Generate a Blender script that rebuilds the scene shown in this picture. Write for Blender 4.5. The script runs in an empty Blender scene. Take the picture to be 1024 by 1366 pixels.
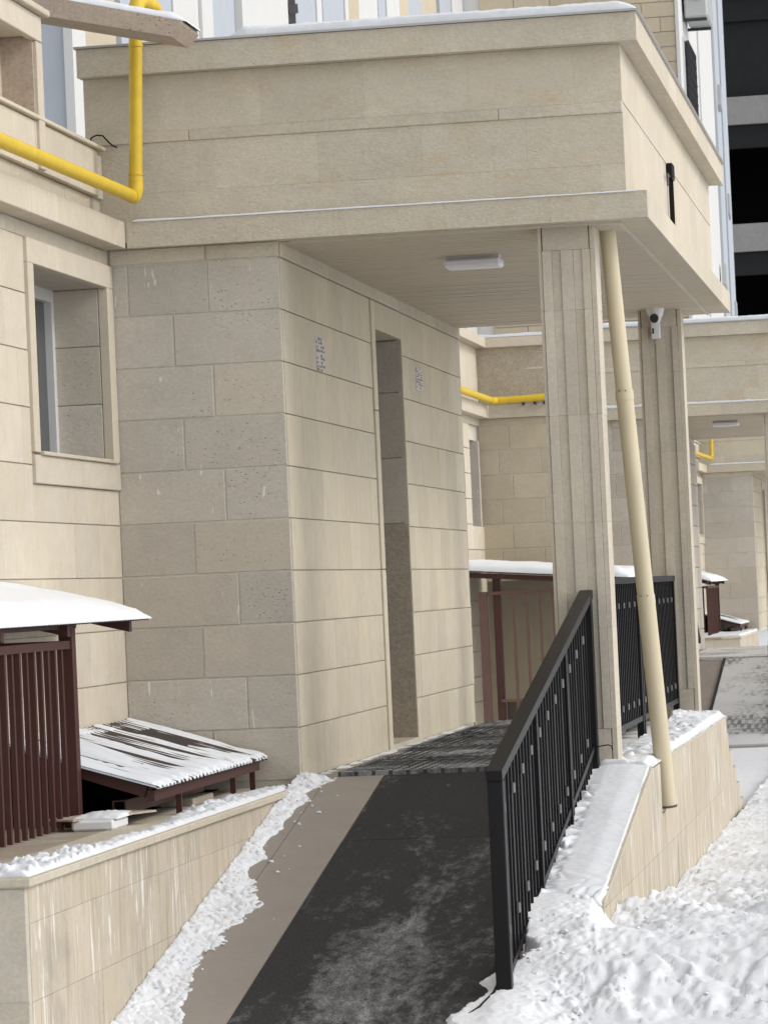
import bpy, bmesh, math, random
from mathutils import Vector, Matrix, noise
random.seed(7)
S = bpy.context.scene
C = S.collection

# ------------------------------------------------------------------ camera
YAW, PITCH, ROLL, FPX = 0.156734703, 0.0223030401, -0.0447372688, 4730.0
cy_, sy_ = math.cos(YAW), math.sin(YAW)
f0 = Vector((-sy_, cy_, 0)); r0 = Vector((cy_, sy_, 0)); u0 = Vector((0, 0, 1))
fw = f0*math.cos(PITCH) + u0*math.sin(PITCH); up = u0*math.cos(PITCH) - f0*math.sin(PITCH)
rt = r0*math.cos(ROLL) + up*math.sin(ROLL); up = -r0*math.sin(ROLL) + up*math.cos(ROLL)
cam = bpy.data.cameras.new('camera'); co = bpy.data.objects.new('camera', cam); C.objects.link(co)
m = Matrix.Identity(4)
for i in range(3):
    m[i][0], m[i][1], m[i][2] = rt[i], up[i], -fw[i]
co.matrix_world = m
cam.sensor_fit = 'VERTICAL'; cam.sensor_height = 36.0; cam.lens = FPX/1366*36.0
cam.clip_start = 0.5; cam.clip_end = 3000
cam.dof.use_dof = True; cam.dof.focus_distance = 17.0; cam.dof.aperture_fstop = 24.0
S.camera = co
S.render.resolution_x, S.render.resolution_y = 767, 1024

# ------------------------------------------------------------------ world and sun
SUN_EL, SUN_AZ = math.radians(36), math.radians(97)      # azimuth clockwise from +Y: the sun stands to the right
W = bpy.data.worlds.new('World'); S.world = W; W.use_nodes = True
wn = W.node_tree.nodes; wl = W.node_tree.links; wn.clear()
sky = wn.new('ShaderNodeTexSky'); sky.sky_type = 'NISHITA'; sky.sun_disc = False
sky.sun_elevation = SUN_EL; sky.sun_rotation = SUN_AZ; sky.dust_density = 1.2; sky.air_density = 1.0
hs = wn.new('ShaderNodeHueSaturation'); hs.inputs['Saturation'].default_value = 0.15
bg = wn.new('ShaderNodeBackground'); bg.inputs['Strength'].default_value = 0.15
ow = wn.new('ShaderNodeOutputWorld')
wl.new(sky.outputs[0], hs.inputs['Color']); wl.new(hs.outputs[0], bg.inputs['Color']); wl.new(bg.outputs[0], ow.inputs['Surface'])
sl = bpy.data.lights.new('sun', 'SUN'); sl.energy = 0.75; sl.angle = math.radians(20); sl.color = (1.0, 0.95, 0.88)
so = bpy.data.objects.new('sun', sl); C.objects.link(so); so.location = (20, 10, 30)
sd = Vector((math.sin(SUN_AZ)*math.cos(SUN_EL), math.cos(SUN_AZ)*math.cos(SUN_EL), math.sin(SUN_EL)))
so.rotation_euler = sd.to_track_quat('Z', 'Y').to_euler()
S.view_settings.view_transform = 'Standard'; S.view_settings.look = 'None'
S.view_settings.exposure = 0.57; S.view_settings.gamma = 1.0; S.view_settings.use_curve_mapping = False

# ------------------------------------------------------------------ materials
class NT:
    def __init__(s, name):
        s.m = bpy.data.materials.new(name); s.m.use_nodes = True
        s.t = s.m.node_tree; s.b = s.t.nodes['Principled BSDF']
        s.g = s.t.nodes.new('ShaderNodeNewGeometry'); s.oi = s.t.nodes.new('ShaderNodeObjectInfo')
    def n(s, t, **k):
        x = s.t.nodes.new(t)
        for a, v in k.items(): setattr(x, a, v)
        return x
    def l(s, a, b): s.t.links.new(a, b)
    def pos(s, sc=(1, 1, 1)):
        mp = s.n('ShaderNodeMapping'); mp.inputs['Scale'].default_value = sc
        s.l(s.g.outputs['Position'], mp.inputs['Vector']); return mp.outputs[0]
    def noise(s, scale, detail=4, sc=(1, 1, 1), rough=0.55, dist=0):
        x = s.n('ShaderNodeTexNoise'); x.inputs['Scale'].default_value = scale
        x.inputs['Detail'].default_value = detail; x.inputs['Roughness'].default_value = rough
        x.inputs['Distortion'].default_value = dist
        s.l(s.pos(sc), x.inputs['Vector']); return x.outputs['Fac']
    def vor(s, scale, sc=(1, 1, 1)):
        x = s.n('ShaderNodeTexVoronoi'); x.inputs['Scale'].default_value = scale
        s.l(s.pos(sc), x.inputs['Vector']); return x.outputs['Distance']
    def ramp(s, fac, a, b, va=0.0, vb=1.0):
        x = s.n('ShaderNodeMapRange'); x.inputs[1].default_value = a; x.inputs[2].default_value = b
        x.inputs[3].default_value = va; x.inputs[4].default_value = vb
        s.l(fac, x.inputs[0]); return x.outputs[0]
    def math(s, op, a, b):
        x = s.n('ShaderNodeMath', operation=op)
        for i, v in enumerate((a, b)):
            if isinstance(v, (int, float)): x.inputs[i].default_value = v
            else: s.l(v, x.inputs[i])
        return x.outputs[0]
    def mix(s, fac, a, b, mode='MIX'):
        x = s.n('ShaderNodeMix', data_type='RGBA', blend_type=mode)
        for i, v in ((0, fac), (6, a), (7, b)):
            if isinstance(v, (int, float)): x.inputs[i].default_value = v
            elif isinstance(v, tuple): x.inputs[i].default_value = (*v, 1)
            else: s.l(v, x.inputs[i])
        return x.outputs[2]
    def scale(s, col, fac):
        x = s.n('ShaderNodeVectorMath', operation='SCALE'); s.l(col, x.inputs[0])
        if isinstance(fac, (int, float)): x.inputs['Scale'].default_value = fac
        else: s.l(fac, x.inputs['Scale'])
        return x.outputs[0]
    def bump(s, h, strength=0.5, dist=0.01):
        x = s.n('ShaderNodeBump'); x.inputs['Strength'].default_value = strength; x.inputs['Distance'].default_value = dist
        s.l(h, x.inputs['Height']); s.l(x.outputs[0], s.b.inputs['Normal'])
    def out(s, col, rough=0.85, spec=0.3, metal=0):
        if isinstance(col, tuple): s.b.inputs['Base Color'].default_value = (*col, 1)
        else: s.l(col, s.b.inputs['Base Color'])
        if isinstance(rough, float): s.b.inputs['Roughness'].default_value = rough
        else: s.l(rough, s.b.inputs['Roughness'])
        s.b.inputs['Specular IOR Level'].default_value = spec; s.b.inputs['Metallic'].default_value = metal
        return s.m

def stone(name, a, b, tint=0.10, streak=0.0, speck=0.3, pits=0.0, drip=0.0, ochre=0.25, bumpd=0.004, marks=0.0, ham=0.0):
    t = NT(name)
    big = t.noise(1.7, 5, rough=0.6); mid = t.noise(11, 6, rough=0.65)
    f = t.math('ADD', t.ramp(big, .3, .7, 0, .6), t.ramp(mid, .3, .7, 0, .4))
    c = t.mix(f, a, b)
    # warm iron-stained clouds of the limestone
    oc = t.noise(3.1, 5, (1, 1, 1.7), .7, .4)
    c = t.mix(t.ramp(oc, .55, .8, 0, ochre), c, (a[0]*0.92, a[1]*0.76, a[2]*0.5))
    h = mid
    if speck:
        s1 = t.noise(48, 7, (1, 1, 1.3), .72)
        c = t.scale(c, t.ramp(s1, .3, .7, 1-speck*.42, 1+speck*.42)); h = t.math('ADD', h, s1)
    md = t.noise(6.5, 6, (1, 1, 1.5), .68, .6); c = t.scale(c, t.ramp(md, .3, .7, .94, 1.055))
    rs = t.noise(4, 4, (1.6, 1.6, .22), .65); c = t.mix(t.ramp(rs, .58, .78, 0, .3), c, (a[0]*.80, a[1]*.77, a[2]*.72))
    if streak:
        st = t.noise(9, 5, (6, 6, .35), .7)
        c = t.scale(c, t.ramp(st, .25, .75, 1-streak, 1+streak))
    if pits:
        v = t.vor(30, (1, 1, 2.1)); pn = t.math('ADD', t.math('MULTIPLY', t.noise(2.2, 3), .75), t.math('MULTIPLY', t.noise(30, 2), .25))
        pm = t.math('MULTIPLY', t.ramp(v, .08, .19, 1, 0), t.ramp(pn, .50, .60, 0, pits))
        c = t.mix(pm, c, (.13, .115, .095)); h = t.math('SUBTRACT', h, t.math('MULTIPLY', pm, 3))
    if drip:
        d1 = t.noise(10, 3, (3.2, 3.2, .32), .6, .5); d2 = t.noise(1.6, 3)
        dm = t.math('MULTIPLY', t.ramp(d1, .585, .65), t.ramp(d2, .38, .54, 0, drip*.8))
        c = t.mix(dm, c, (.78, .76, .72))
        d3 = t.noise(6, 3, (2.2, 2.2, .3), .65, .6)
        c = t.mix(t.ramp(d3, .50, .70, 0, .55), c, (a[0]*.62, a[1]*.56, a[2]*.48))
        gr = t.noise(1.5, 5, (1, 1, .6), .6, .5); c = t.mix(t.ramp(gr, .60, .76, 0, .6), c, (.2, .19, .18))
    if marks:      # sparse pale runs of lime
        k1 = t.noise(9, 2, (3.5, 3.5, .75), .5, .3); c = t.mix(t.ramp(k1, .735, .75, 0, marks), c, (.74, .73, .71))
    rn = t.math('FRACT', t.math('MULTIPLY', t.oi.outputs['Random'], 7.31), 0)
    c = t.mix(t.ramp(rn, .35, 1, 0, min(.5, tint*5)), c, (a[0]*.99, a[1]*.955, a[2]*.86))
    c = t.scale(c, t.ramp(t.oi.outputs['Random'], 0, 1, 1-tint, 1+tint))
    if ham:        # hammered face: shallow horizontal tooling
        hm = t.noise(34, 4, (1, 1, 2.4), .6, .8); h = t.math('ADD', h, t.math('MULTIPLY', hm, ham))
        c = t.scale(c, t.ramp(hm, .3, .7, .965, 1.035))
    t.bump(h, .6, bumpd)
    return t.out(c, .92, .2)

M = {}
M['stone_grey'] = stone('grey_shell_limestone', (.52, .475, .412), (.455, .42, .372), .075, 0, .24, .62, 0, .2, .004, .7, .5)
M['stone_band'] = stone('rough_limestone', (.575, .52, .42), (.50, .455, .375), .05, 0, .24, 0, 0, .75, .007, 0, 1.4)
M['stone_warm'] = stone('warm_limestone', (.56, .50, .405), (.51, .46, .375), .05, .07, .12, 0, 0, .2, .002)
M['stone_tile'] = stone('streaked_limestone', (.565, .505, .395), (.50, .45, .36), .06, .09, .10, 0, 0, .12, .002)
M['stone_drip'] = stone('wet_limestone', (.505, .445, .355), (.45, .40, .325), .05, .10, .14, 0, 1.0, .3, .002)
M['stone_pil'] = stone('pillar_limestone', (.545, .49, .405), (.485, .44, .37), .06, .03, .26, 0, 0, .15)
M['stone_rough'] = stone('chipped_limestone', (.45, .39, .315), (.35, .305, .25), .04, 0, .6, 1.0, 0, .3, .008)
M['mortar'] = stone('mortar', (.60, .56, .49), (.53, .50, .44), .0, 0, .2, 0, 0, 0)
M['facade_far'] = stone('far_limestone', (.50, .44, .33), (.45, .395, .30), .06, 0, .2, 0, 0, .3)
M['plaster'] = stone('rendered_concrete', (.44, .385, .30), (.38, .335, .265), 0, 0, .6, 0, 0, .3, .01)
M['concrete'] = stone('grey_concrete', (.48, .395, .32), (.38, .31, .25), .04, .08, .35, .9, 0, .0, .006)
M['slab_grey'] = stone('dark_grey_concrete', (.30, .295, .285), (.24, .235, .23), 0, .2, .2, 0, 0, 0)

def plain(name, col, rough=.5, spec=.5, metal=0, var=.1, scale=8, bump=0, sc=(1, 1, 1)):
    t = NT(name); n = t.noise(scale, 5, sc)
    c = t.mix(n, tuple(x*(1-var) for x in col), tuple(min(1, x*(1+var)) for x in col))
    if bump: t.bump(n, .5, bump)
    return t.out(c, rough, spec, metal)

M['yellow'] = plain('yellow_gas_paint', (.62, .43, .03), .5, .4, 0, .2, 14, .001)
M['cream_pipe'] = plain('cream_paint', (.56, .49, .345), .5, .4, 0, .12, 6, .001, (2, 2, .6))
M['black'] = plain('black_paint', (.005, .005, .006), .4, .22, 0, .25, 12)
M['blackgloss'] = plain('black_lens', (.006, .006, .008), .1, .6)
M['brown'] = plain('maroon_paint', (.062, .022, .018), .5, .35, 0, .2, 10)
M['brown_light'] = plain('brown_primer', (.13, .075, .062), .6, .3, 0, .15, 10)
M['roof_sheet'] = plain('dark_roof_sheet', (.05, .04, .036), .55, .4, 0, .3, 9)
M['white'] = plain('white_plastic', (.72, .72, .73), .4, .4, 0, .04)
M['lampwhite'] = plain('white_diffuser', (.76, .76, .82), .35, .4, 0, .03)
M['pvc'] = plain('white_window_frame', (.60, .60, .60), .35, .4, 0, .05, 30)
M['glass'] = plain('dark_window_glass', (.05, .055, .06), .08, .6, 0, .2, 30, 0, (.1, 1, .02))
M['blind'] = plain('grey_blind', (.2, .2, .2), .7, .3, 0, .2, 20)
M['slat'] = plain('beige_ceiling_slat', (.52, .455, .36), .55, .35, 0, .05, 3)
M['seam'] = plain('dark_seam', (.10, .088, .07), .8, .2)
M['trim'] = plain('cream_trim', (.55, .50, .41), .5, .4, 0, .06)
M['flash'] = plain('metal_flashing', (.42, .42, .42), .4, .5, .5, .1)
M['tile'] = None
M['white_wall'] = plain('white_facade_paint', (.60, .60, .59), .8, .3, 0, .05, 3, .003)
M['blue_wall'] = plain('pale_blue_facade_paint', (.42, .45, .495), .8, .3, 0, .06, 4, .004)
M['beige_wall'] = stone('beige_facade_block', (.53, .465, .35), (.47, .41, .31), .07, 0, .15, 0, 0, .3)
M['dark'] = plain('interior_shade', (.006, .006, .008), .9, .1, 0, .3)  # near-black colour that stands in for shade inside openings
M['dark2'] = plain('dark_steel_beam', (.017, .018, .019), .8, .2, 0, .3)
M['grille'] = plain('dark_grille', (.03, .03, .034), .5, .4)
M['acgrey'] = plain('grey_ac_case', (.42, .43, .43), .5, .4, 0, .06)
M['brick'] = stone('red_paver', (.26, .15, .125), (.21, .125, .11), .15, 0, .3, 0, 0, 0)
M['paper'] = plain('torn_paper', (.56, .53, .50), .8, .2, 0, .1, 60)
M['ink'] = plain('faded_print', (.25, .225, .205), .8, .2, 0, .3, 60)

t = NT('taupe_porcelain'); n = t.noise(2.5, 5, rough=.6); n2 = t.noise(60, 4)
c = t.mix(n, (.30, .265, .235), (.265, .235, .21)); c = t.scale(c, t.ramp(n2, .3, .7, .95, 1.05)); t.bump(n2, .15, .001)
d = t.noise(5, 5, (1, .35, 1), .7)
c = t.mix(t.ramp(d, .60, .75, 0, .25), c, (.42, .40, .38))
M['tile'] = t.out(c, t.ramp(n, .3, .7, .42, .62), .4)

def mat_rubber(name, grid, dust):
    t = NT(name)
    g = t.noise(210, 2, rough=.7)
    c = t.mix(t.ramp(g, .35, .65), (.012, .012, .0125), (.048, .047, .046))
    d1 = t.noise(2.4, 9, (1.6, .42, 1), .72, .6); d2 = t.noise(20, 9, (1, .55, 1), .8, .3); d3 = t.noise(170, 3, rough=.8)
    sx = t.n('ShaderNodeSeparateXYZ'); t.l(t.g.outputs['Position'], sx.inputs[0])
    yy = sx.outputs['Y']; xx = sx.outputs['X']
    if not grid:     # trodden snow lies thickest along the walking line down the ramp
        path = t.math('SUBTRACT', 1.0, t.math('MULTIPLY', t.math('ABSOLUTE', t.math('ADD', xx, 2.2), 0), 2.6))
        low = t.ramp(yy, 12.9, 16.2, 1, 0)
        dd = t.math('ADD', d1, t.math('ADD', t.math('MULTIPLY', t.math('MULTIPLY', path, low), .26), t.math('MULTIPLY', low, .05)))
    else:
        dd = d1
    q = t.math('ADD', t.math('MULTIPLY', dd, .55), t.math('MULTIPLY', d2, .45))
    msk = t.math('MULTIPLY', t.ramp(q, .545, .72), t.ramp(d3, .40, .62, .06, 1))
    h = g
    if grid:
        br = t.n('ShaderNodeTexBrick'); t.l(t.pos((1, 1, 1)), br.inputs['Vector'])
        br.inputs['Scale'].default_value = 1; br.inputs['Brick Width'].default_value = .085; br.inputs['Row Height'].default_value = .05
        br.inputs['Mortar Size'].default_value = .012; br.inputs['Mortar Smooth'].default_value = .3
        holes = t.math('SUBTRACT', 1.0, br.outputs['Fac'])
        msk = t.math('MULTIPLY', t.ramp(q, .42, .58), t.ramp(holes, 0, 1, .08, 1)); h = t.math('MULTIPLY', holes, -1)
        c = t.mix(holes, (.032, .031, .031), (.006, .006, .006))
    c = t.mix(t.math('MULTIPLY', msk, dust), c, (.70, .70, .71))
    t.bump(h, .8, .004)
    return t.out(c, .85, .25)
M['mat'] = mat_rubber('black_rubber_chip', False, .66)
M['mat_grid'] = mat_rubber('black_rubber_grid', True, .85)
t = NT('snowy_rubber_grid')
n = t.noise(1.6, 5, (1, .5, 1), .7); n2 = t.noise(26, 4, (.5, 1.2, 1), .7)
br = t.n('ShaderNodeTexBrick'); t.l(t.pos(), br.inputs['Vector']); br.inputs['Scale'].default_value = 1
br.inputs['Brick Width'].default_value = .07; br.inputs['Row Height'].default_value = .22; br.inputs['Mortar Size'].default_value = .02
q = t.math('ADD', t.math('MULTIPLY', n, .6), t.math('MULTIPLY', n2, .4))
dk = t.math('MULTIPLY', t.ramp(q, .44, .51, .8, 0), t.ramp(br.outputs['Fac'], 0, 1, .35, 1))
c = t.mix(dk, (.60, .595, .585), (.09, .085, .08)); t.bump(n2, .6, .01)
M['mat_snowy'] = t.out(c, .85, .25)

t = NT('snow'); n = t.noise(55, 6, rough=.7); n2 = t.noise(7, 5); n3 = t.noise(300, 2)
c = t.mix(n2, (.63, .65, .685), (.71, .72, .735)); t.bump(t.math('ADD', n, t.math('MULTIPLY', n3, .4)), .35, .003)
M['snow'] = t.out(c, .75, .25)
t.b.inputs['Subsurface Weight'].default_value = 0.8; t.b.inputs['Subsurface Radius'].default_value = (.5, .6, .7); t.b.inputs['Subsurface Scale'].default_value = 0.03
t = NT('trodden_snow'); n = t.noise(45, 6, rough=.75); n2 = t.noise(4.5, 6, rough=.7); n3 = t.noise(19, 5, rough=.75)
c = t.mix(n2, (.69, .705, .73), (.77, .775, .785))
c = t.mix(t.ramp(n3, .60, .80, 0, .5), c, (.52, .49, .45)); t.bump(t.math('ADD', n, n3), .5, .005)
M['snow_dirty'] = t.out(c, .8, .25)
t.b.inputs['Subsurface Weight'].default_value = 0.35; t.b.inputs['Subsurface Radius'].default_value = (.5, .6, .7); t.b.inputs['Subsurface Scale'].default_value = 0.015
t = NT('paving_ground'); n = t.noise(3, 6, rough=.7); n2 = t.noise(40, 4)
c = t.mix(n, (.22, .20, .19), (.32, .30, .285)); t.bump(n2, .4, .004)
M['ground'] = t.out(c, .9, .2)
t = NT('snowy_yard'); n = t.noise(.7, 6, rough=.7); n2 = t.noise(14, 5, rough=.7)
c = t.mix(t.ramp(n2, .55, .72, 0, .6), (.78, .79, .81), (.5, .48, .46)); t.bump(n2, .7, .02)
M['yard'] = t.out(c, .9, .2)
t = NT('slab_top'); n = t.noise(3, 6, rough=.7); n2 = t.noise(50, 4)
c = t.mix(n, (.36, .30, .225), (.29, .25, .20)); d = t.noise(6, 5, rough=.7)
c = t.mix(t.ramp(d, .52, .66, 0, .5), c, (.5, .49, .48)); t.bump(n2, .3, .003)
M['slab_top'] = t.out(c, .85, .25)

# ------------------------------------------------------------------ builders
class MB:
    def __init__(s): s.v = []; s.f = []
    def add(s, vs, fs):
        o = len(s.v); s.v += [tuple(v) for v in vs]; s.f += [tuple(i+o for i in f) for f in fs]; return s
    def box(s, x0, x1, y0, y1, z0, z1):
        return s.add([(x0, y0, z0), (x1, y0, z0), (x1, y1, z0), (x0, y1, z0), (x0, y0, z1), (x1, y0, z1), (x1, y1, z1), (x0, y1, z1)],
                     [(0, 3, 2, 1), (4, 5, 6, 7), (0, 1, 5, 4), (1, 2, 6, 5), (2, 3, 7, 6), (3, 0, 4, 7)])
    def bbox(s, x0, x1, y0, y1, z0, z1, b=.004):
        # box with all edges chamfered
        bm = bmesh.new(); bmesh.ops.create_cube(bm, size=1)
        for v in bm.verts:
            v.co = Vector(((x0+x1)/2 + v.co.x*(x1-x0), (y0+y1)/2 + v.co.y*(y1-y0), (z0+z1)/2 + v.co.z*(z1-z0)))
        bmesh.ops.bevel(bm, geom=list(bm.edges), offset=b, segments=1, affect='EDGES')
        bm.verts.index_update()
        s.add([v.co for v in bm.verts], [[v.index for v in f.verts] for f in bm.faces]); bm.free(); return s
    def prism(s, poly, axis, a, b):
        n = len(poly)
        def P(p, t):
            return {'x': (t, p[0], p[1]), 'y': (p[0], t, p[1]), 'z': (p[0], p[1], t)}[axis]
        vs = [P(p, a) for p in poly] + [P(p, b) for p in poly]
        fs = [tuple(range(n))[::-1], tuple(range(n, 2*n))] + [(i, (i+1) % n, n+(i+1) % n, n+i) for i in range(n)]
        return s.add(vs, fs)
    def bar(s, p0, p1, w, h, upv=(0, 0, 1)):
        p0, p1 = Vector(p0), Vector(p1); d = (p1-p0).normalized(); u = Vector(upv)
        sd = d.cross(u)
        if sd.length < 1e-4: sd = d.cross(Vector((1, 0, 0)))
        sd.normalize(); u = sd.cross(d).normalized()
        q = [(-1, -1), (1, -1), (1, 1), (-1, 1)]
        vs = [p + sd*(a*w/2) + u*(b*h/2) for p in (p0, p1) for a, b in q]
        return s.add(vs, [(0, 1, 2, 3), (7, 6, 5, 4), (0, 4, 5, 1), (1, 5, 6, 2), (2, 6, 7, 3), (3, 7, 4, 0)])
    def tube(s, pts, r, n=20, caps=True):
        pts = [Vector(p) for p in pts]; rs = r if isinstance(r, (list, tuple)) else [r]*len(pts)
        o = []; ref = None
        for i, p in enumerate(pts):
            d = ((pts[min(i+1, len(pts)-1)] - pts[max(i-1, 0)])).normalized()
            if ref is None:
                ref = d.cross(Vector((0, 0, 1)))
                if ref.length < .1: ref = d.cross(Vector((1, 0, 0)))
            a = (ref - d*ref.dot(d)).normalized(); b = d.cross(a); ref = a
            o += [p + (a*math.cos(2*math.pi*k/n) + b*math.sin(2*math.pi*k/n))*rs[i] for k in range(n)]
        fs = [(i*n+k, i*n+(k+1) % n, (i+1)*n+(k+1) % n, (i+1)*n+k) for i in range(len(pts)-1) for k in range(n)]
        if caps: fs += [tuple(range(n))[::-1], tuple(range((len(pts)-1)*n, len(pts)*n))]
        return s.add(o, fs)
    def mesh(s, name, mat, off=(0, 0, 0), smooth=False):
        me = bpy.data.meshes.new(name)
        me.from_pydata([(v[0]-off[0], v[1]-off[1], v[2]-off[2]) for v in s.v], [], s.f); me.materials.append(mat)
        bm = bmesh.new(); bm.from_mesh(me); bmesh.ops.recalc_face_normals(bm, faces=bm.faces); bm.to_mesh(me); bm.free()
        if smooth:
            for p in me.polygons: p.use_smooth = True
            try: me.set_sharp_from_angle(angle=math.radians(38))
            except Exception: pass
        return me

def wl_of(o):      # parents carry translation only
    v = Vector(o.location)
    while o.parent: o = o.parent; v += o.location
    return v
def tag(o, label=None, cat=None, group=None, kind=None):
    for k, v in (('label', label), ('category', cat), ('group', group), ('kind', kind)):
        if v: o[k] = v
    return o
def thing(name, label, cat, loc, group=None):
    o = bpy.data.objects.new(name, None); C.objects.link(o); o.location = loc; o.empty_display_size = .1
    return tag(o, label, cat, group)
def put(name, mb, mat, parent=None, smooth=False, origin=None):
    base = wl_of(parent) if parent else Vector((0, 0, 0))
    org = Vector(origin) if origin else base
    o = bpy.data.objects.new(name, mb.mesh(name, mat, org, smooth)); C.objects.link(o)
    o.location = org - base
    if parent: o.parent = parent
    return o
def box(name, b, mat, parent=None, bev=0, **k):
    mb = MB(); (mb.bbox(*b, bev) if bev else mb.box(*b)); return put(name, mb, mat, parent, **k)
def struct(name, mb, mat): return tag(put(name, mb, mat), kind='structure')
def copy_tree(o, parent=None, dy=0):
    c = o.copy(); C.objects.link(c); c.parent = parent
    if parent is None: c.location.y += dy
    for ch in list(o.children): copy_tree(ch, c)
    return c

_bc = {}
def block_mesh(w, h, d, mat, ch=.004):
    k = (round(w, 4), round(h, 4), round(d, 3), mat.name, ch)
    if k not in _bc:
        mb = MB()
        vs = [(0, 0, 0), (w, 0, 0), (w, 0, h), (0, 0, h), (0, -d+ch, 0), (w, -d+ch, 0), (w, -d+ch, h), (0, -d+ch, h),
              (ch, -d, ch), (w-ch, -d, ch), (w-ch, -d, h-ch), (ch, -d, h-ch)]
        fs = [(8, 9, 10, 11), (4, 5, 9, 8), (5, 6, 10, 9), (6, 7, 11, 10), (7, 4, 8, 11), (0, 1, 5, 4), (1, 2, 6, 5), (2, 3, 7, 6), (3, 0, 4, 7), (0, 3, 2, 1)]
        mb.add(vs, fs); _bc[k] = mb.mesh('stone_block', mat)
    return _bc[k]
def block(parent, pos, w, h, d, mat, facing='-y', name='stone_block', ch=.004):
    """pos = lower corner on the wall plane; facing -y: width runs +x; facing +x: width runs +y"""
    o = bpy.data.objects.new(name, block_mesh(w, h, d, mat, ch)); C.objects.link(o)
    o.rotation_euler = (0, 0, 0 if facing == '-y' else math.pi/2)
    o.location = Vector(pos) - wl_of(parent); o.parent = parent; return o
def courses(parent, facing, plane, u0, u1, zs, widths, d, mat, joint=.007, holes=(), name='stone_block', ch=.004, jit=.0015, vj=None):
    """rows of facing stones; zs = course lines top to bottom; widths(row) -> list of joint positions between u0 and u1"""
    for r in range(len(zs)-1):
        z1, z0 = zs[r], zs[r+1]
        js = [u0] + [x for x in widths(r) if u0+.03 < x < u1-.03] + [u1]
        for a, b in zip(js[:-1], js[1:]):
            segs = [(a, b, z0, z1)]
            for (ha, hb, hz0, hz1) in holes:
                ns = []
                for (p, q, y0, y1) in segs:
                    if q <= ha or p >= hb or y1 <= hz0 or y0 >= hz1: ns.append((p, q, y0, y1)); continue
                    if p < ha: ns.append((p, ha, y0, y1))
                    if q > hb: ns.append((hb, q, y0, y1))
                    if y0 < hz0: ns.append((max(p, ha), min(q, hb), y0, hz0))
                    if y1 > hz1: ns.append((max(p, ha), min(q, hb), hz1, y1))
                segs = ns
            for (p, q, y0, y1) in segs:
                if q-p < .02 or y1-y0 < .02: continue
                j = joint/2; jv = (joint if vj is None else vj); dd = d + random.uniform(-jit, jit)
                pos = (p+jv/2, plane, y0+j) if facing == '-y' else (plane, p+jv/2, y0+j)
                block(parent, pos, round(q-p-jv, 4), round(y1-y0-joint, 4), round(dd, 3), mat, facing, name, ch)
ZC = [1.655 - .2555*i for i in range(11)]          # course lines of every porch and facade: 1.655 .. -0.9
def alt(base, step, offs):
    return lambda r: [base + offs[r % len(offs)] + step*k for k in range(-40, 60)]
def rnd_w(lo, hi, u0, u1, seed):
    rr = random.Random(seed); rows = []
    for r in range(14):
        x = u0 + rr.uniform(.1, hi); l = []
        while x < u1: l.append(x); x += rr.uniform(lo, hi)
        rows.append(l)
    return lambda r: rows[r % 14]

def smooth(a, b, x):
    k = max(0, min(1, (x-a)/(b-a))); return k*k*(3-2*k)
def fbm(x, y, s, o=4, z=0.0): return noise.fractal(Vector((x*s, y*s, z)), 1.0, 2.0, o)
def sheet(name, P, nu, nv, T, mat, label=None, cat=None, parent=None, group=None, stuff=True, smooth=True):
    """snow lying on a surface: P(u,v) base point, T(u,v) thickness in metres; nothing where T <= 0"""
    idx = {}; vs = []; fs = []
    th = [[T(i/nu, j/nv) for j in range(nv+1)] for i in range(nu+1)]
    def vid(i, j):
        if (i, j) not in idx:
            p = Vector(P(i/nu, j/nv)); p.z += max(th[i][j], -.006); idx[(i, j)] = len(vs); vs.append(p)
        return idx[(i, j)]
    for i in range(nu):
        for j in range(nv):
            if max(th[i][j], th[i+1][j], th[i][j+1], th[i+1][j+1]) > 0:
                fs.append((vid(i, j), vid(i+1, j), vid(i+1, j+1), vid(i, j+1)))
    # skirt along the outer rectangle, so that the layer has an edge
    sk = {}
    def sid(i, j):
        if (i, j) not in sk:
            p = Vector(P(i/nu, j/nv)); p.z -= .004; sk[(i, j)] = len(vs); vs.append(p)
        return sk[(i, j)]
    ring = [((i, 0), (i+1, 0)) for i in range(nu)] + [((i, nv), (i+1, nv)) for i in range(nu)] + [((0, j), (0, j+1)) for j in range(nv)] + [((nu, j), (nu, j+1)) for j in range(nv)]
    for a, b in ring:
        if a in idx and b in idx: fs.append((idx[a], idx[b], sid(*b), sid(*a)))
    mb = MB(); mb.v = [tuple(v) for v in vs]; mb.f = fs
    o = put(name, mb, mat, parent)
    for p in o.data.polygons: p.use_smooth = smooth
    if stuff: o['kind'] = 'stuff'
    return tag(o, label, cat, group)

# ================================================================== LARGE STRUCTURE
DY = 21.2            # the entrances repeat along the block every 21.2 m
GZ = -1.65           # yard level (camera at 0)
struct('ground', MB().box(-60, 80, -10, 400, GZ-.5, GZ), M['yard'])

# ---- platform and ramp (setting)
RS = .178
def rz(y): return -.9 - RS*(17.05-y)
def ramp_unit(dy):
    struct('platform', MB().box(-3.17, -1.462, 17.05+dy, 22.95+dy, GZ, -.9), M['tile'])
    y0 = 17.05 - (.9+GZ*-1-1.8+0)/RS if False else 17.05 - (-.9-GZ)/RS
    struct('ramp', MB().prism([(17.05+dy-.001, -.9), (17.05+dy-.001, GZ-.05), (y0+dy, GZ-.05), (y0+dy, GZ+.002)], 'x', -3.17, -1.66), M['tile'])
    st = MB()
    for k in range(6):
        st.box(-3.1, -1.47, 22.95+dy+.33*k, 22.95+dy+.33*(k+1), GZ, -.9-.125*(k+1))
    struct('stair', st, M['stone_drip'])
ramp_unit(0); ramp_unit(DY)

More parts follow.
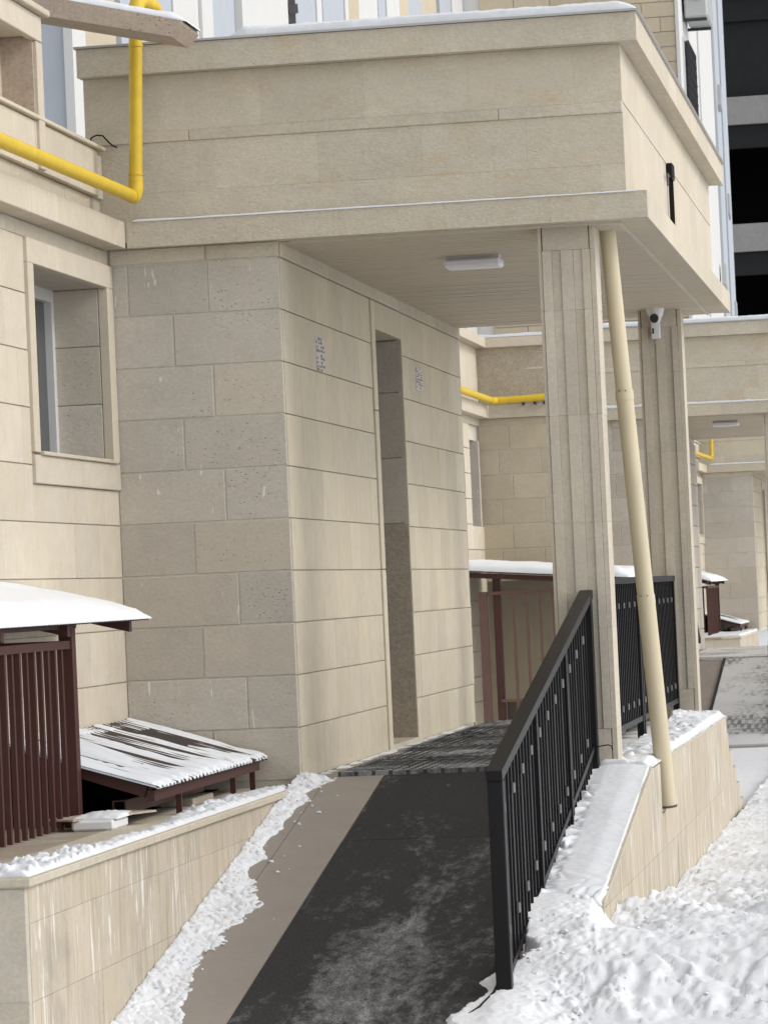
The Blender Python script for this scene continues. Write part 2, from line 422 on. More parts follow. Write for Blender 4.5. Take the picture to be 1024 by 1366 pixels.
# ---- the porches: box, canopy, ceiling, pillars
def porch_proto():
    t = thing('entrance_porch', '', 'porch', (-2.6, 20, -.9))
    Y0 = 17.0; X1 = -3.15; YE = 23.45; dA, dB, dH = 19.84, 20.88, 1.49
    core = MB()
    core.box(-4.75, X1-.012, Y0+.0055, dA-.118, -.95, 1.74).box(-4.75, X1-.034, dA-.118, dA-.001, -.95, 1.74).box(-4.75, X1-.012, dB+.031, YE-.02, -.95, 1.74)
    core.box(-4.75, X1-.034, dA-.001, dB+.031, dH+.03, 1.74).box(-4.75, X1-.95, dA, dB+.03, -.95, dH+.03)
    put('wall_core', core, M['mortar'], t)
    # front: big grey blocks, joints alternating
    fr = lambda r: [(-3.91, -3.51), (-3.69,), (-3.50,), (-3.66,), (-3.465,), (-3.63,), (-3.42,), (-3.61,), (-3.40,), (-3.58,)][r]
    courses(t, '-y', Y0+.03, -4.0, X1, ZC, fr, .03, M['stone_grey'], joint=.0075, ch=.0025)
    courses(t, '-y', Y0+.03, -4.0, X1, [1.735, 1.655], lambda r: [-3.515], .034, M['stone_band'])
    # side: narrower streaked tiles with the doorway left open
    w = rnd_w(.30, .46, Y0+.035, YE, 3)
    courses(t, '+x', X1-.03, Y0+.034, YE, ZC, w, .03, M['stone_tile'], joint=.005, ch=.0016, vj=.0009, jit=.0006, holes=[(dA-.12, dB, -.95, 1.655)])
    courses(t, '+x', X1-.03, Y0+.034, YE, [1.735, 1.655], alt(17, .8, [.6]), .038, M['stone_tile'], joint=.005)
    box('back_wall', (-4.75, X1, YE-.03, YE, -.95, 1.735), M['stone_grey'], t)
    # doorway: jamb, lintel, reveal
    for z0, z1 in ((-.9, .12), (.125, 1.02), (1.025, 1.65)):
        box('door_jamb', (X1-.03, X1+.012, dA-.115, dA-.004, z0, z1), M['stone_tile'], t, .004)
    box('lintel', (X1-.03, X1+.010, dA, dB-.05, dH, 1.65), M['stone_tile'], t, .004)
    box('lintel_end', (X1-.03, X1+.004, dB-.042, dB, dH, 1.65), M['stone_tile'], t, .003)
    box('lintel_soffit', (X1-.95, X1-.031, dA, dB+.02, dH+.003, dH+.03), M['stone_tile'], t)
    zz = [1.49, 1.18, .79, .40, -.9]
    for k in range(4):
        mm = M['stone_rough'] if k == 3 else M['concrete']
        block(t, (X1-.95, dB+.03, zz[k+1]+.001), .945, zz[k]-zz[k+1]-.002, .03, M['stone_rough'] if k == 3 else M['stone_grey'], '-y', 'reveal_block')
    d = box('door', (X1-.95, X1-.91, dA+.02, dB-.02, -.9, 1.45), M['dark2'], t)
    put('handle', MB().tube([(X1-.88, dA+.1, .1), (X1-.88, dA+.1, .3)], .012, 10), M['flash'], d)
    box('threshold', (X1-.9, X1+.0, dA, dB, -.9, -.875), M['stone_band'], t)
    # canopy: lower band, parapet, cornice, each faced with separate stones
    XB, YF, XP = -1.335, 16.92, -1.44
    body = MB().box(-4.1, XB-.004, YF+.004, 23.42, 1.762, 1.858).box(-4.09, XP-.004, Y0+.004, 23.38, 1.858, 2.602)
    body.box(-4.09, -1.354, YF+.004, 23.51, 2.602, 2.718)
    put('canopy_core', body, M['mortar'], t)
    jb = alt(-1.335, .512, [-.47]); jy = alt(16.92, .512, [.5])
    courses(t, '-y', YF+.03, -3.886, XB, [1.862, 1.731], jb, .03, M['stone_band'], joint=.0006, jit=.0004, name='band_stone', ch=.0004)
    courses(t, '+x', XB-.03, YF+.033, 23.45, [1.862, 1.731], jy, .03, M['stone_warm'], joint=.0006, jit=.0004, name='band_stone', ch=.0004)
    courses(t, '-y', Y0+.03, -4.09, XP, [2.25, 2.005, 1.86], alt(-1.44, .512, [-.47, -.12]), .03, M['stone_band'], joint=.0006, jit=.0004, name='parapet_stone', ch=.0004)
    courses(t, '-y', Y0+.03, -4.09, XP, [2.305, 2.25], alt(-1.44, 1.53, [-.6]), .038, M['stone_band'], joint=.0012, ch=.004, jit=.0003, name='parapet_stone')
    courses(t, '-y', Y0+.03, -4.09, XP, [2.583, 2.305], alt(-1.44, .512, [-.23]), .03, M['stone_band'], joint=.0006, jit=.0004, name='parapet_stone', ch=.0004)
    courses(t, '+x', XP-.03, Y0+.033, 23.4, [2.30, 1.86], jy, .03, M['stone_warm'], joint=.0006, jit=.0004, name='parapet_stone', ch=.0004)
    courses(t, '+x', XP-.03, Y0+.033, 23.4, [2.583, 2.308], jy, .03, M['stone_warm'], joint=.0006, jit=.0004, name='parapet_stone', ch=.0004)
    courses(t, '-y', YF+.03, -4.1, -1.35, [2.722, 2.583], alt(-1.35, .512, [-.02, -.02]), .03, M['stone_band'], joint=.0006, jit=.0004, name='cornice_stone', ch=.0004)
    courses(t, '+x', -1.38, YF+.033, 23.53, [2.722, 2.583], jy, .03, M['stone_warm'], joint=.0006, jit=.0004, name='cornice_stone', ch=.0004)
    sof = MB().box(-4.1, -1.38, YF+.03, Y0+.03, 2.585, 2.6).box(XP-.03, -1.38, Y0+.03, 23.5, 2.585, 2.6)
    put('cornice_soffit', sof, M['stone_band'], t)
    fl = MB().box(-4.11, -1.335, YF-.014, YF+.2, 2.7235, 2.734).box(-1.5, -1.335, YF+.2, 23.54, 2.7235, 2.734)
    put('flashing', fl, M['flash'], t)
    # soffit: stone border, thin trim, slats running across
    so_ = MB().box(-3.88, XB-.031, YF+.031, 17.045, 1.733, 1.76).box(-1.475, XB-.031, 17.045, 23.42, 1.733, 1.76)
    put('soffit_border', so_, M['stone_band'], t)
    put('soffit_trim', MB().box(-1.49, -1.475, 17.05, 23.4, 1.722, 1.745).box(-3.1, -1.49, 17.046, 17.06, 1.722, 1.745), M['trim'], t)
    put('ceiling_board', MB().box(-3.2, -1.478, 17.05, 23.42, 1.749, 1.759), M['seam'], t)
    sm = MB().prism([(0, 0), (0, .018), (.080, .018), (.080, 0), (.074, -.007), (.006, -.007)], 'x', -3.148, -1.492).mesh('ceiling_slat', M['slat'])
    k = 0; y = 17.07
    while y < 23.3:
        o = bpy.data.objects.new('ceiling_slat', sm); C.objects.link(o); o.parent = t
        o.location = Vector((0, y, 1.7305 + random.uniform(-.0015, .0015))) - wl_of(t); y += .0995
    # fluted pillars
    def pillar(y0, y1):
        x0, x1 = -1.888, -1.612; zb, zt = -.905, 1.735
        p = put('pillar', MB().box(x0+.02, x1-.02, y0+.03, y1-.02, zb, zt-.003), M['mortar'], t)
        zs = [1.735, 1.612, 1.32, .81, .29, -.22, -.71, -.905]
        for i in range(len(zs)-1):
            a, b = zs[i+1]+.0003, zs[i]-.0003
            if i in (0, len(zs)-2):
                put('stone_panel', MB().bbox(x0+.022, x1-.03, y0+.004, y0+.029, a, b, .0008), M['stone_pil'], p)
            else:
                xs = [x0+.018, x0+.064, x0+.108, x0+.168, x0+.212, x1-.026]
                for q in range(5):
                    yy = y0 + (.0, .011, .002, .011, .0)[q]
                    put('stone_panel', MB().bbox(xs[q]+.0003, xs[q+1]-.0003, yy, y0+.029, a, b, .0008), M['stone_pil'], p)
            put('edge_strip', MB().bbox(x0, x0+.0165, y0+.006, y1, a, b, .0008), M['stone_pil'], p)
            put('edge_strip', MB().bbox(x1-.0245, x1, y0+.006, y0+.035, a, b, .0008), M['stone_pil'], p)
            put('side_panel', MB().bbox(x1-.019, x1-.004, y0+.0365, y1, a, b, .0008), M['stone_pil'], p)
        box('back_panel', (x0+.018, x1-.02, y1-.019, y1+.004, zb, zt-.004), M['stone_pil'], p)
    pillar(17.08, 17.36); pillar(22.70, 22.98)
    return t
porch = porch_proto()
tag(porch, 'nearest beige stone entrance porch with open doorway, two fluted pillars and snow-topped flat canopy', group='stone entrance porches along the block')
p2 = copy_tree(porch, None, DY); p2['label'] = 'second beige stone porch further along, behind the fluted pillars'
p3 = copy_tree(porch, None, 2*DY); p3['label'] = 'farthest beige stone porch, seen under the second canopy at the right edge'

box('side_pier', (-3.6, -3.078, 43.0, 44.62, -.95, 1.73), M['mortar'], p2)
courses(p2, '+x', -3.09, 42.99, 44.65, ZC, alt(43.3, .8, [0, .4]), .03, M['stone_grey'], joint=.008)

# ---- facade wall (podium) near each porch
def window_in(t, y0, y1, z0, z1, xf, far=False):
    """window set in a wall facing +x: stone surround, reveal, white frame and pane; y0..z1 is the clear opening"""
    s = put('window_surround', MB().bbox(xf-.03, xf+.018, y0-.10, y0, z0, z1, .003), M['stone_warm'], t)
    put('surround_stone', MB().bbox(xf-.03, xf+.018, y0-.10, y1+.12, z1, min(z1+.113, 1.654), .003), M['stone_warm'], s)
    put('surround_stone', MB().bbox(xf-.03, xf+.018, y1+.0, y1+.12, z0, z1, .003), M['stone_warm'], s)
    put('surround_stone', MB().bbox(xf-.03, xf+.018, y0-.10, y1+.12, z0-.14, z0-.012, .003), M['stone_warm'], s)
    put('window_sill', MB().bbox(xf-.32, xf+.034, y0+.004, y1+.03, z0-.012, z0+.006, .003), M['stone_band'], t)
    put('reveal_top', MB().box(xf-.33, xf-.031, y0, y1, z1, z1+.03), M['stone_grey'], t)
    n = 3; h = (z1-z0)/n
    for k in range(n):
        block(t, (xf-.33, y1+.03, z0+k*h+.001), .298, h-.002, .03, M['stone_grey'], '-y', 'reveal_block')
    fr = MB(); X = xf-.27
    for a, b, c_, d in ((y0, y0+.05, z0, z1), (y1-.05, y1, z0, z1), (y0+.05, y1-.05, z0, z0+.05), (y0+.05, y1-.05, z1-.06, z1), ((y0+y1)/2-.03, (y0+y1)/2+.03, z0+.05, z1-.06)):
        fr.box(X-.026, X+.016, a, b, c_, d)
    f = put('window_frame', fr, M['pvc'], t)
    put('pane', MB().box(X-.026, X-.020, y0+.05, y1-.05, z0+.05, z1-.06), M['glass'], f)
    bl = MB(); k = y0+.06
    while k < y1-.06: bl.box(X-.06, X-.05, k, k+.055, z0+.05, z1-.07); k += .07
    put('window_blind', bl, M['blind'], f)
def facade(dy, y_near, label, jog):
    """the wall at X=-4 that runs up to a porch; jog: it steps forward from a recessed stretch at X=-4.7"""
    A, B, XF = y_near+dy, 17.0+dy, -4.0
    t = thing('facade_wall', label, 'wall', (-4.3, (A+B)/2, GZ), 'stretches of stone facade between porches')
    wy0, wy1, wz0, wz1 = 15.455+dy, 16.87+dy, .69, 1.54
    if not jog or True:
        core = MB().box(XF-.9, XF-.011, A+.006, wy0-.001, GZ, 1.80).box(XF-.9, XF-.011, wy0-.001, wy1+.031, GZ, wz0-.014).box(XF-.9, XF-.011, wy0-.001, wy1+.031, wz1+.031, 1.80)
        core.box(XF-.9, XF-.011, wy1+.031, B+.009, GZ, 1.80).box(XF-.9, XF-.35, wy0, wy1+.03, wz0-.012, wz1+.03)
        core.box(XF-.8, XF-.006, A+.03, B-.15, 2.001, 2.199)
        core.box(XF-.9, XF-.056, A+.03, B+.003, 1.8, 2.2)
        put('wall_core', core, M['mortar'], t)
    hole = [(wy0-.10, wy1+.12+.02, wz0-.14, 1.655)]
    low = [-.9, -1.15, -1.4, -1.65]
    courses(t, '+x', XF-.03, A+.03, B+.028, ZC+low[1:], rnd_w(.34, .5, A, B, int(dy*7)+5), .03, M['stone_warm'], joint=.005, vj=.001, jit=.0006, holes=hole, ch=.0014)
    courses(t, '+x', XF-.03, A+.03, B+.028, [1.73, 1.655], alt(B, .8, [-.3]), .024, M['stone_warm'], joint=.004)
    window_in(t, wy0, wy1, wz0, wz1, XF)
    # ledge, shaded strip, parapet with coping
    courses(t, '+x', XF-.0, A-.08, B-.082, [1.862, 1.728], alt(B, .55, [-.3]), .108, M['stone_warm'], joint=.003, name='ledge_stone', ch=.003)
    put('ledge_back', MB().box(XF-.1, XF-.004, A-.06, B+.02, 1.732, 1.855), M['mortar'], t)
    courses(t, '+x', XF-.062, A+.03, B+.004, [1.99, 1.862], alt(B, .5, [-.2]), .03, M['stone_band'], joint=.004, name='strip_stone')
    courses(t, '+x', XF-.03, A+.03, B-.14, [2.215, 1.985], alt(B, .62, [-.1]), .03, M['stone_warm'], joint=.004, name='parapet_stone')
    box('parapet_end', (XF-.05, XF-.012, B-.138, B-.004, 1.985, 2.20), M['stone_band'], t, .003)
    box('coping', (XF-.2, XF+.022, A, B-.05, 2.216, 2.236), M['stone_warm'], t, .004)
    if jog:
        courses(t, '-y', A+.03, -4.72, XF, ZC+low[1:], alt(-4.4, .44, [0, -.12, .02, -.10]), .03, M['facade_far'], joint=.006)
        courses(t, '-y', A+.03, -4.72, XF, [1.73, 1.655], lambda r: [], .03, M['facade_far'])
        put('jog_ledge', MB().box(-4.80, XF+.1, A-.08, A+.0, 1.728, 1.862), M['stone_band'], t)
        put('jog_parapet', MB().box(-4.72, XF, A+.005, A+.1, 1.862, 2.46), M['plaster'], t)
        put('jog_cornice', MB().box(-4.8, XF+.08, A-.08, A+.1, 2.46, 2.56), M['stone_warm'], t)
        # recessed stretch before it
        R0, XR = A-12.9, -4.7
        put('recess_core', MB().box(XR-.6, XR-.34, R0, A, GZ, 2.46).box(XR-.34, XR-.03, R0, A-.85, GZ, 2.46).box(XR-.34, XR-.03, A-.85, A, 1.50, 2.46).box(XR-.34, XR-.03, A-.85, A, GZ, .62), M['mortar'], t)
        courses(t, '+x', XR-.03, A-6, A, ZC+low[1:], rnd_w(.4, .6, A-6, A, 11), .03, M['stone_warm'], joint=.006, holes=[(A-.85, A, .62, 1.655)], ch=.003)
        put('recess_band', MB().box(XR-.03, XR+.0, R0, A, 1.655, 2.46), M['stone_warm'], t)
        put('recess_ledge', MB().box(XR-.02, XR+.11, R0, A-.081, 1.728, 1.862), M['stone_warm'], t)
        put('recess_cornice', MB().box(XR-.02, XR+.11, R0, A-.081, 2.46, 2.56), M['stone_warm'], t)
        put('window_reveal', MB().box(XR-.32, XR-.001, A-.2, A-.1, .62, 1.50), M['stone_grey'], t)
        put('window_pane', MB().box(XR-.31, XR-.3, A-.85, A-.2, .62, 1.50), M['glass'], t)
    return t
facade(0, 11.5, 'left stretch of warm beige stone facade with one deep window, in front of the nearest porch', False)
facade(DY, 15.1, 'stepped beige stone facade with pale joints, seen behind the first fluted pillar', True)
facade(2*DY, 15.1, 'short far stretch of stone facade seen under the second porch canopy', True)

# ---- raised wall block with niche, upper left, and the sloped slab beside it
t = thing('parapet_block', 'upper left stone wall block with a shaded niche and sloping coping', 'wall', (-4.2, 14.5, 1.9))
core = MB().box(-4.9, -4.16, 12.5, 15.77, 2.0, 2.70).box(-4.16, -4.002, 15.68, 15.77, 2.0, 2.70).box(-4.16, -4.002, 12.5, 15.68, 2.6, 2.70).box(-4.16, -4.002, 12.5, 13.2, 2.0, 2.6).box(-4.16, -4.002, 13.2, 15.68, 2.0, 2.1)
put('wall_core', core, M['stone_warm'], t)
box('niche_reveal', (-4.158, -4.001, 15.672, 15.679, 2.1, 2.595), M['concrete'], t)  # shade on the far reveal is put in by this darker material
box('niche_back', (-4.159, -4.150, 13.2, 15.671, 2.1, 2.595), M['stone_warm'], t)
for a, b in ((12.6, 13.19), (15.685, 15.785)):
    box('stone_block', (-4.02, -3.982, a, b, 1.992, 2.578), M['stone_warm'], t, .004)
for a, b in ((12.6, 13.7), (13.705, 14.8), (14.805, 15.785)):
    box('stone_block', (-4.02, -3.982, a, b, 2.582, 2.70), M['stone_warm'], t, .004)
box('coping', (-4.95, -3.95, 12.4, 15.83, 2.703, 2.735), M['stone_band'], t, .005)

t = thing('sloped_slab', 'rough brown concrete slab sloping down to the right above the yellow pipe elbow', 'slab', (-3.9, 16.2, 2.6))
x0, x1 = -4.75, -3.475
def zl(x): return 2.79 - (x+4.1)*.232
pts = [(x0, zl(x0)), (x1, zl(x1)), (x1+.055, zl(x1)+.055), (x1+.05, zl(x1+.05)+.085), (x0, zl(x0)+.105)]
mb = MB().prism(pts, 'y', 16.25, 16.62)
put('concrete_body', mb, M['concrete'], t)
sheet('snow_layer', lambda u, v: (x0+.55+u*(x1-x0-.48), 16.27+v*.33, zl(x0+.55+u*(x1-x0-.48))+.090), 60, 14,
      lambda u, v: .035*min(1, min(v, 1-v)*7+.25)*min(1, (1-u)*9+.1)+.006*fbm(u*3, v, 4), M['snow'],
      'thin snow lying on the sloped concrete slab at the top left', 'snow')

# ---- the tower blocks behind, upper edge
t = thing('tower_block', 'pale apartment tower with white, blue and beige strips rising behind the canopy', 'building', (-9, 45, GZ))
put('wall_core', MB().box(-20, -7.84, 32.05, 60, 2.3, 26), M['white_wall'], t)
box('blue_front', (-14, -7.86, 32.0, 32.049, 2.0, 26), M['blue_wall'], t)
box('corner_trim', (-7.86, -7.775, 31.97, 32.5, 2.0, 26), M['white_wall'], t)
strips = [(32.5, 33.9, 'beige_wall'), (33.9, 36.3, 'blue_wall'), (36.3, 37.6, 'white_wall'), (37.6, 38.2, 'white_wall'), (38.2, 38.6, 'glass'), (38.6, 40.0, 'blue_wall'), (40.0, 42.6, 'white_wall'),
          (42.6, 43.1, 'white_wall'), (43.1, 43.8, 'grille'), (43.8, 45.4, 'blue_wall'), (45.4, 45.8, 'white_wall'), (45.8, 47.5, 'blue_wall'), (47.5, 47.8, 'white_wall'), (47.8, 48.7, 'beige_wall'), (48.7, 49.8, 'white_wall'),
          (49.8, 50.6, 'white_wall'), (50.6, 51.3, 'blue_wall'), (51.3, 52.6, 'white_wall'), (52.6, 53.5, 'beige_wall'), (53.5, 55.3, 'blue_wall'), (55.3, 57.2, 'beige_wall'), (57.2, 58.6, 'blue_wall'), (58.6, 60.0, 'white_wall')]
for i, (a, b, mm) in enumerate(strips):
    dp = (.0, .05, .03, .07, .02)[i % 5] + (.04 if mm == 'white_wall' else 0) - (.03 if mm in ('glass', 'grille') else 0)
    o = put('facade_strip', MB().box(-7.839, -7.80+dp, a+.004, b-.004, 2.3, 26), M[mm], t)
    if mm == 'grille':
        lv = MB(); z = 4
        while z < 12: lv.bar((-7.74, a+.02, z), (-7.74, b-.02, z+.12), .03, .12); z += .25
        put('louvre', lv, M['grille'], o)
    if mm == 'blue_wall':
        for z in (4.2, 8.0, 11.8): put('window_pane', MB().box(-7.83, -7.795+dp, a+.35*(b-a), a+.75*(b-a), z+6, z+7.4), M['glass'], o)
t = thing('tower_block', 'beige block-faced tower with white side wall behind the canopy end', 'building', (-5.5, 66, GZ))
put('wall_core', MB().box(-7.9, -4.10, 60.03, 72, 2.3, 26), M['white_wall'], t)
zz = [2.35+.256*i for i in range(46)][::-1]
courses(t, '-y', 60.03, -7.45, -4.12, [z for z in zz if z > 3.2 and z < 11.2], alt(-5, .62, [0, .31]), .03, M['beige_wall'], joint=.012, ch=.004)
box('corner_trim', (-4.12, -4.06, 59.98, 60.5, 2.3, 26), M['white_wall'], t)
for a, b, dp in ((60.5, 64.6, .0), (64.6, 66.5, .03), (66.5, 69.0, .0), (69.0, 70.4, .05), (70.4, 72.0, .08)):
    box('side_panel', (-4.099, -4.06+dp, a+.005, b-.005, 2.3, 26), M['white_wall'] if dp < .04 else M['blue_wall'], t)
gl = put('window_frame', MB().box(-4.061, -4.03, 60.62, 62.6, 7.7, 9.25), M['pvc'], t)
gr = MB()
for k in range(12): gr.bar((-3.98, 60.75+.16*k, 7.75), (-3.98, 60.75+.16*k, 9.2), .05, .05)
for k in range(9): gr.bar((-3.98, 60.7, 7.8+.17*k), (-3.98, 62.6, 7.8+.17*k), .05, .05)
put('window_grille', gr, M['grille'], gl)
put('pane', MB().box(-4.029, -4.02, 60.7, 62.55, 7.75, 9.2), M['glass'], gl)
for k, (yy, z) in enumerate(((68.2, 5.6), (70.6, 7.2), (71.3, 5.1), (69.3, 9.2))):
    put('window_vent', MB().prism([(yy, z), (yy+.35, z-.1), (yy+.35, z+.38), (yy+.05, z+.40)], 'x', -4.02, -3.94), M['acgrey'], t)
t = thing('air_conditioner', 'grey air conditioner unit on the white tower wall at the top right', 'air conditioner', (-3.85, 61.4, 9.5))
put('case', MB().bbox(-4.02, -3.62, 60.9, 62.2, 9.62, 10.5, .03), M['acgrey'], t)
for q in (60.95, 62.05): put('bracket', MB().box(-4.05, -3.64, q, q+.04, 9.56, 9.61), M['grille'], t)
put('fan_grille', MB().tube([(-3.80, 60.90, 10.06), (-3.80, 60.87, 10.06)], .15, 24), M['grille'], t)

t = thing('parking_structure', 'dark open concrete frame building with grey floor bands at the right edge', 'building', (8, 112, GZ))
put('interior', MB().box(-12, 40, 116, 117, GZ, 40), M['dark'], t)  # back wall painted black for the unlit depth between the floors
put('end_wall', MB().box(-12, -11.6, 110.2, 116, GZ, 40), M['dark'], t)
for k in range(-3, 9):
    zb = 13.95 + 3.95*k
    if zb > 34 or zb < -2.0: continue
    box('floor_band', (-12, 40, 110, 110.3, zb, zb+.86), M['slab_grey'], t)
    box('floor_slab', (-11.6, 40, 110.301, 115.9, zb+.3, zb+.5), M['dark'], t)
    box('lower_beam', (-12, 40, 110.15, 110.4, zb-.72, zb-.001), M['dark2'], t)
    if zb > 16: box('upper_screen', (-11.9, 40, 110.32, 110.38, zb-3.95+.86, zb-.73), M['dark2'], t)

# ================================================================== WALLS ROUND THE RAMP
def retaining(dy, label):
    t = thing('retaining_wall', label, 'wall', (-3.2, 14.4+dy, GZ), 'low stone walls left of the ramps')
    put('wall_core', MB().box(-4.0, -3.177, 11.853+dy, 16.99+dy, GZ, -.962), M['mortar'], t)
    courses(t, '+x', -3.20, 11.88+dy, 16.98+dy, [-.963, -1.09, -1.36, -1.66], rnd_w(.24, .34, 11.88+dy, 17+dy, 21), .026, M['stone_drip'], joint=.0016, ch=.001, jit=.0006, name='facing_stone')
    courses(t, '-y', 11.88+dy, -4.0, -3.174, [-.963, -1.36, -1.66], alt(-3.6, .5, [0]), .03, M['stone_pil'], joint=.004, name='facing_stone')
    for k in range(8):
        a = 11.83+dy+.645*k
        box('coping_stone', (-3.46, -3.152, a, a+.642, -.960, -.93), M['stone_band'], t, .004)
    box('slab_top', (-3.99, -3.463, 11.83+dy, 16.985+dy, -.960, -.932), M['slab_top'], t)
    return t
retaining(0, 'nearest low beige retaining wall with white drip stains along the left side of the ramp')
retaining(2*DY, 'far low retaining wall seen under the second porch canopy')

def outer_wall(dy, label):
    t = thing('ramp_wall', label, 'wall', (-1.5, 18.5+dy, GZ), 'stone walls on the open side of the ramps')
    XO = -1.45
    prof = [(14.47, GZ), (22.83, GZ), (22.83, -.905), (17.79, -.905), (17.79, -1.16), (17.55, -1.16), (17.55, -.905), (17.05, -.905), (14.47, -1.305)]
    put('wall_core', MB().prism([(y+dy, z) for y, z in prof], 'x', XO-.28, XO-.02), M['mortar'], t)
    def panel(poly): put('facing_panel', MB().prism([(y+dy, z) for y, z in poly], 'x', XO-.0215, XO+random.uniform(-.0006, .0006)), M['stone_drip'], t)
    def top(y): return -.90 if y >= 17.05 else -.90-.157*(17.05-y)
    zs = [-1.33, GZ]
    ys = [14.47, 14.9, 15.55, 16.3, 17.05, 17.55]
    for a, b in zip(ys[:-1], ys[1:]):
        j = .0004
        if top(a) > -1.31: panel([(a+j, -1.3325), (b-j, -1.3325), (b-j, top(b)-.012), (a+j, top(a)-.012)])
        panel([(a+j, GZ), (b-j, GZ), (b-j, -1.334), (a+j, -1.334)])
    panel([(17.5515, GZ), (17.7885, GZ), (17.7885, -1.162), (17.5515, -1.162)])
    yy = 17.79
    while yy < 22.8:
        b = min(yy+.64, 22.83)
        panel([(yy+.0004, -1.3325), (b-.0004, -1.3325), (b-.0004, -.912), (yy+.0004, -.912)])
        panel([(yy+.0004, GZ), (b-.0004, GZ), (b-.0004, -1.334), (yy+.0004, -1.334)]); yy = b
    put('end_panel', MB().prism([(XO-.28, GZ), (XO+.001, GZ), (XO+.001, -1.307), (XO-.28, -1.307)], 'y', 14.45+dy, 14.468+dy), M['stone_drip'], t)
    put('coping', MB().prism([(14.46+dy, -1.318), (17.05+dy, -.911), (17.05+dy, -.899), (14.46+dy, -1.306)], 'x', XO-.28, XO+.003), M['stone_band'], t)
    put('coping', MB().box(XO-.28, XO+.003, 17.79+dy, 22.84+dy, -.910, -.898), M['stone_band'], t)
    return t
outer_wall(0, 'beige stone wing wall with drip stains right of the ramp, notched for the drainpipe')

# ---- mats
MXL, MXR = -2.745, -1.80
def slope_box(x0, x1, y0, y1, h, dz=.0):
    return MB().prism([(y0, rz(y0)+dz), (y1, rz(y1)+dz), (y1, rz(y1)+dz+h), (y0, rz(y0)+dz+h)], 'x', x0, x1)
tag(put('ramp_mat', slope_box(MXL, MXR, 15.78, 17.03, .009, .002), M['mat']), 'upper black rubber mat strip covering the ramp by the platform edge', 'mat', 'black rubber ramp mats')
tag(put('ramp_mat', slope_box(MXL-.004, MXR+.004, 12.85, 15.775, .009, .002), M['mat']), 'long lower black rubber mat on the ramp with a trodden snowy path', 'mat', 'black rubber ramp mats')
for k, (xa, xb, ya, yb) in enumerate(((-2.98, -1.93, 17.06, 18.02), (-2.99, -1.93, 18.03, 19.6), (-3.0, -1.93, 19.61, 21.1), (-2.99, -1.93, 21.11, 22.9))):
    mb = MB().box(xa, xb, ya, yb, -.898, -.888)
    y = ya+.02; r_ = 0
    while y < yb-.03:
        x = xa+.01+(.05 if r_ % 2 else 0)
        while x < xb-.08:
            mb.box(x, x+.072, y, y+.022, -.888, -.874); x += .1
        y += .048; r_ += 1
    for x in (xa, xb-.02): mb.box(x, x+.02, ya, yb, -.888, -.872)
    for y in (ya, yb-.02): mb.box(xa+.02, xb-.02, y, y+.018, -.888, -.872)
    tag(put('grid_mat', mb, M['mat_grid']), ['black ribbed rubber mat at the platform edge, first beyond the ramp', 'black ribbed mat second from the ramp, in front of the doorway', 'black ribbed mat third from the ramp, just past the doorway', 'farthest black ribbed mat at the end of the platform'][k], 'mat', 'ribbed rubber mats on the platform')
tag(put('ramp_mat', MB().prism([(12.9+DY, rz(12.9)+.003), (17.0+DY, rz(17.0)+.003), (17.0+DY, rz(17.0)+.02), (12.9+DY, rz(12.9)+.02)], 'x', -2.40, -1.35), M['mat_snowy']),
    'snow-covered rubber mat on the far ramp beyond the wing wall', 'mat')
put('path', MB().box(-1.66, 3, 33.7, 39, GZ+.004, GZ+.03), M['yard'])['kind'] = 'structure'
tag(put('grid_mat', MB().box(-2.95, -1.75, 17.1+DY, 22.7+DY, -.898, -.880), M['mat_snowy']), 'snowy ribbed mat on the far platform under the second canopy', 'mat', 'ribbed rubber mats on the platform')
sheet('coping_snow', lambda u, v: (-4.0+.82*u, 11.9+42.4+5*v, -.93), 30, 60, lambda u, v: .03+.02*fbm(u*.8, v*5, 3), M['snow'], 'snow covering the top of the far retaining wall', 'snow')
tag(put('mat_edge', MB().prism([(13.5+DY, rz(13.5)+.002), (17.02+DY, rz(17.02)+.002), (17.02+DY, rz(17.02)+.024), (13.5+DY, rz(13.5)+.024)], 'x', -2.43, -2.40), M['mat']),
    'dark rubber edging beside the grey strip of the far ramp', 'mat')

# ---- taupe tiles on the strip of the ramp beside the mat
t = thing('tile_strip', 'taupe porcelain tiles paving the left strip of the near ramp', 'paving', (-2.95, 15, -1.3))
for k in range(7):
    a, b = 17.045-.6*(k+1), 17.045-.6*k
    for x0, x1 in ((-3.168, -3.03), (-3.028, -2.752)):
        mb = MB().prism([(a+.001, rz(a)+.002), (b-.001, rz(b)+.002), (b-.001, rz(b)+.0075), (a+.001, rz(a)+.0075)], 'x', x0+.0008, x1-.0008)
        put('paving_tile', mb, M['tile'], t)

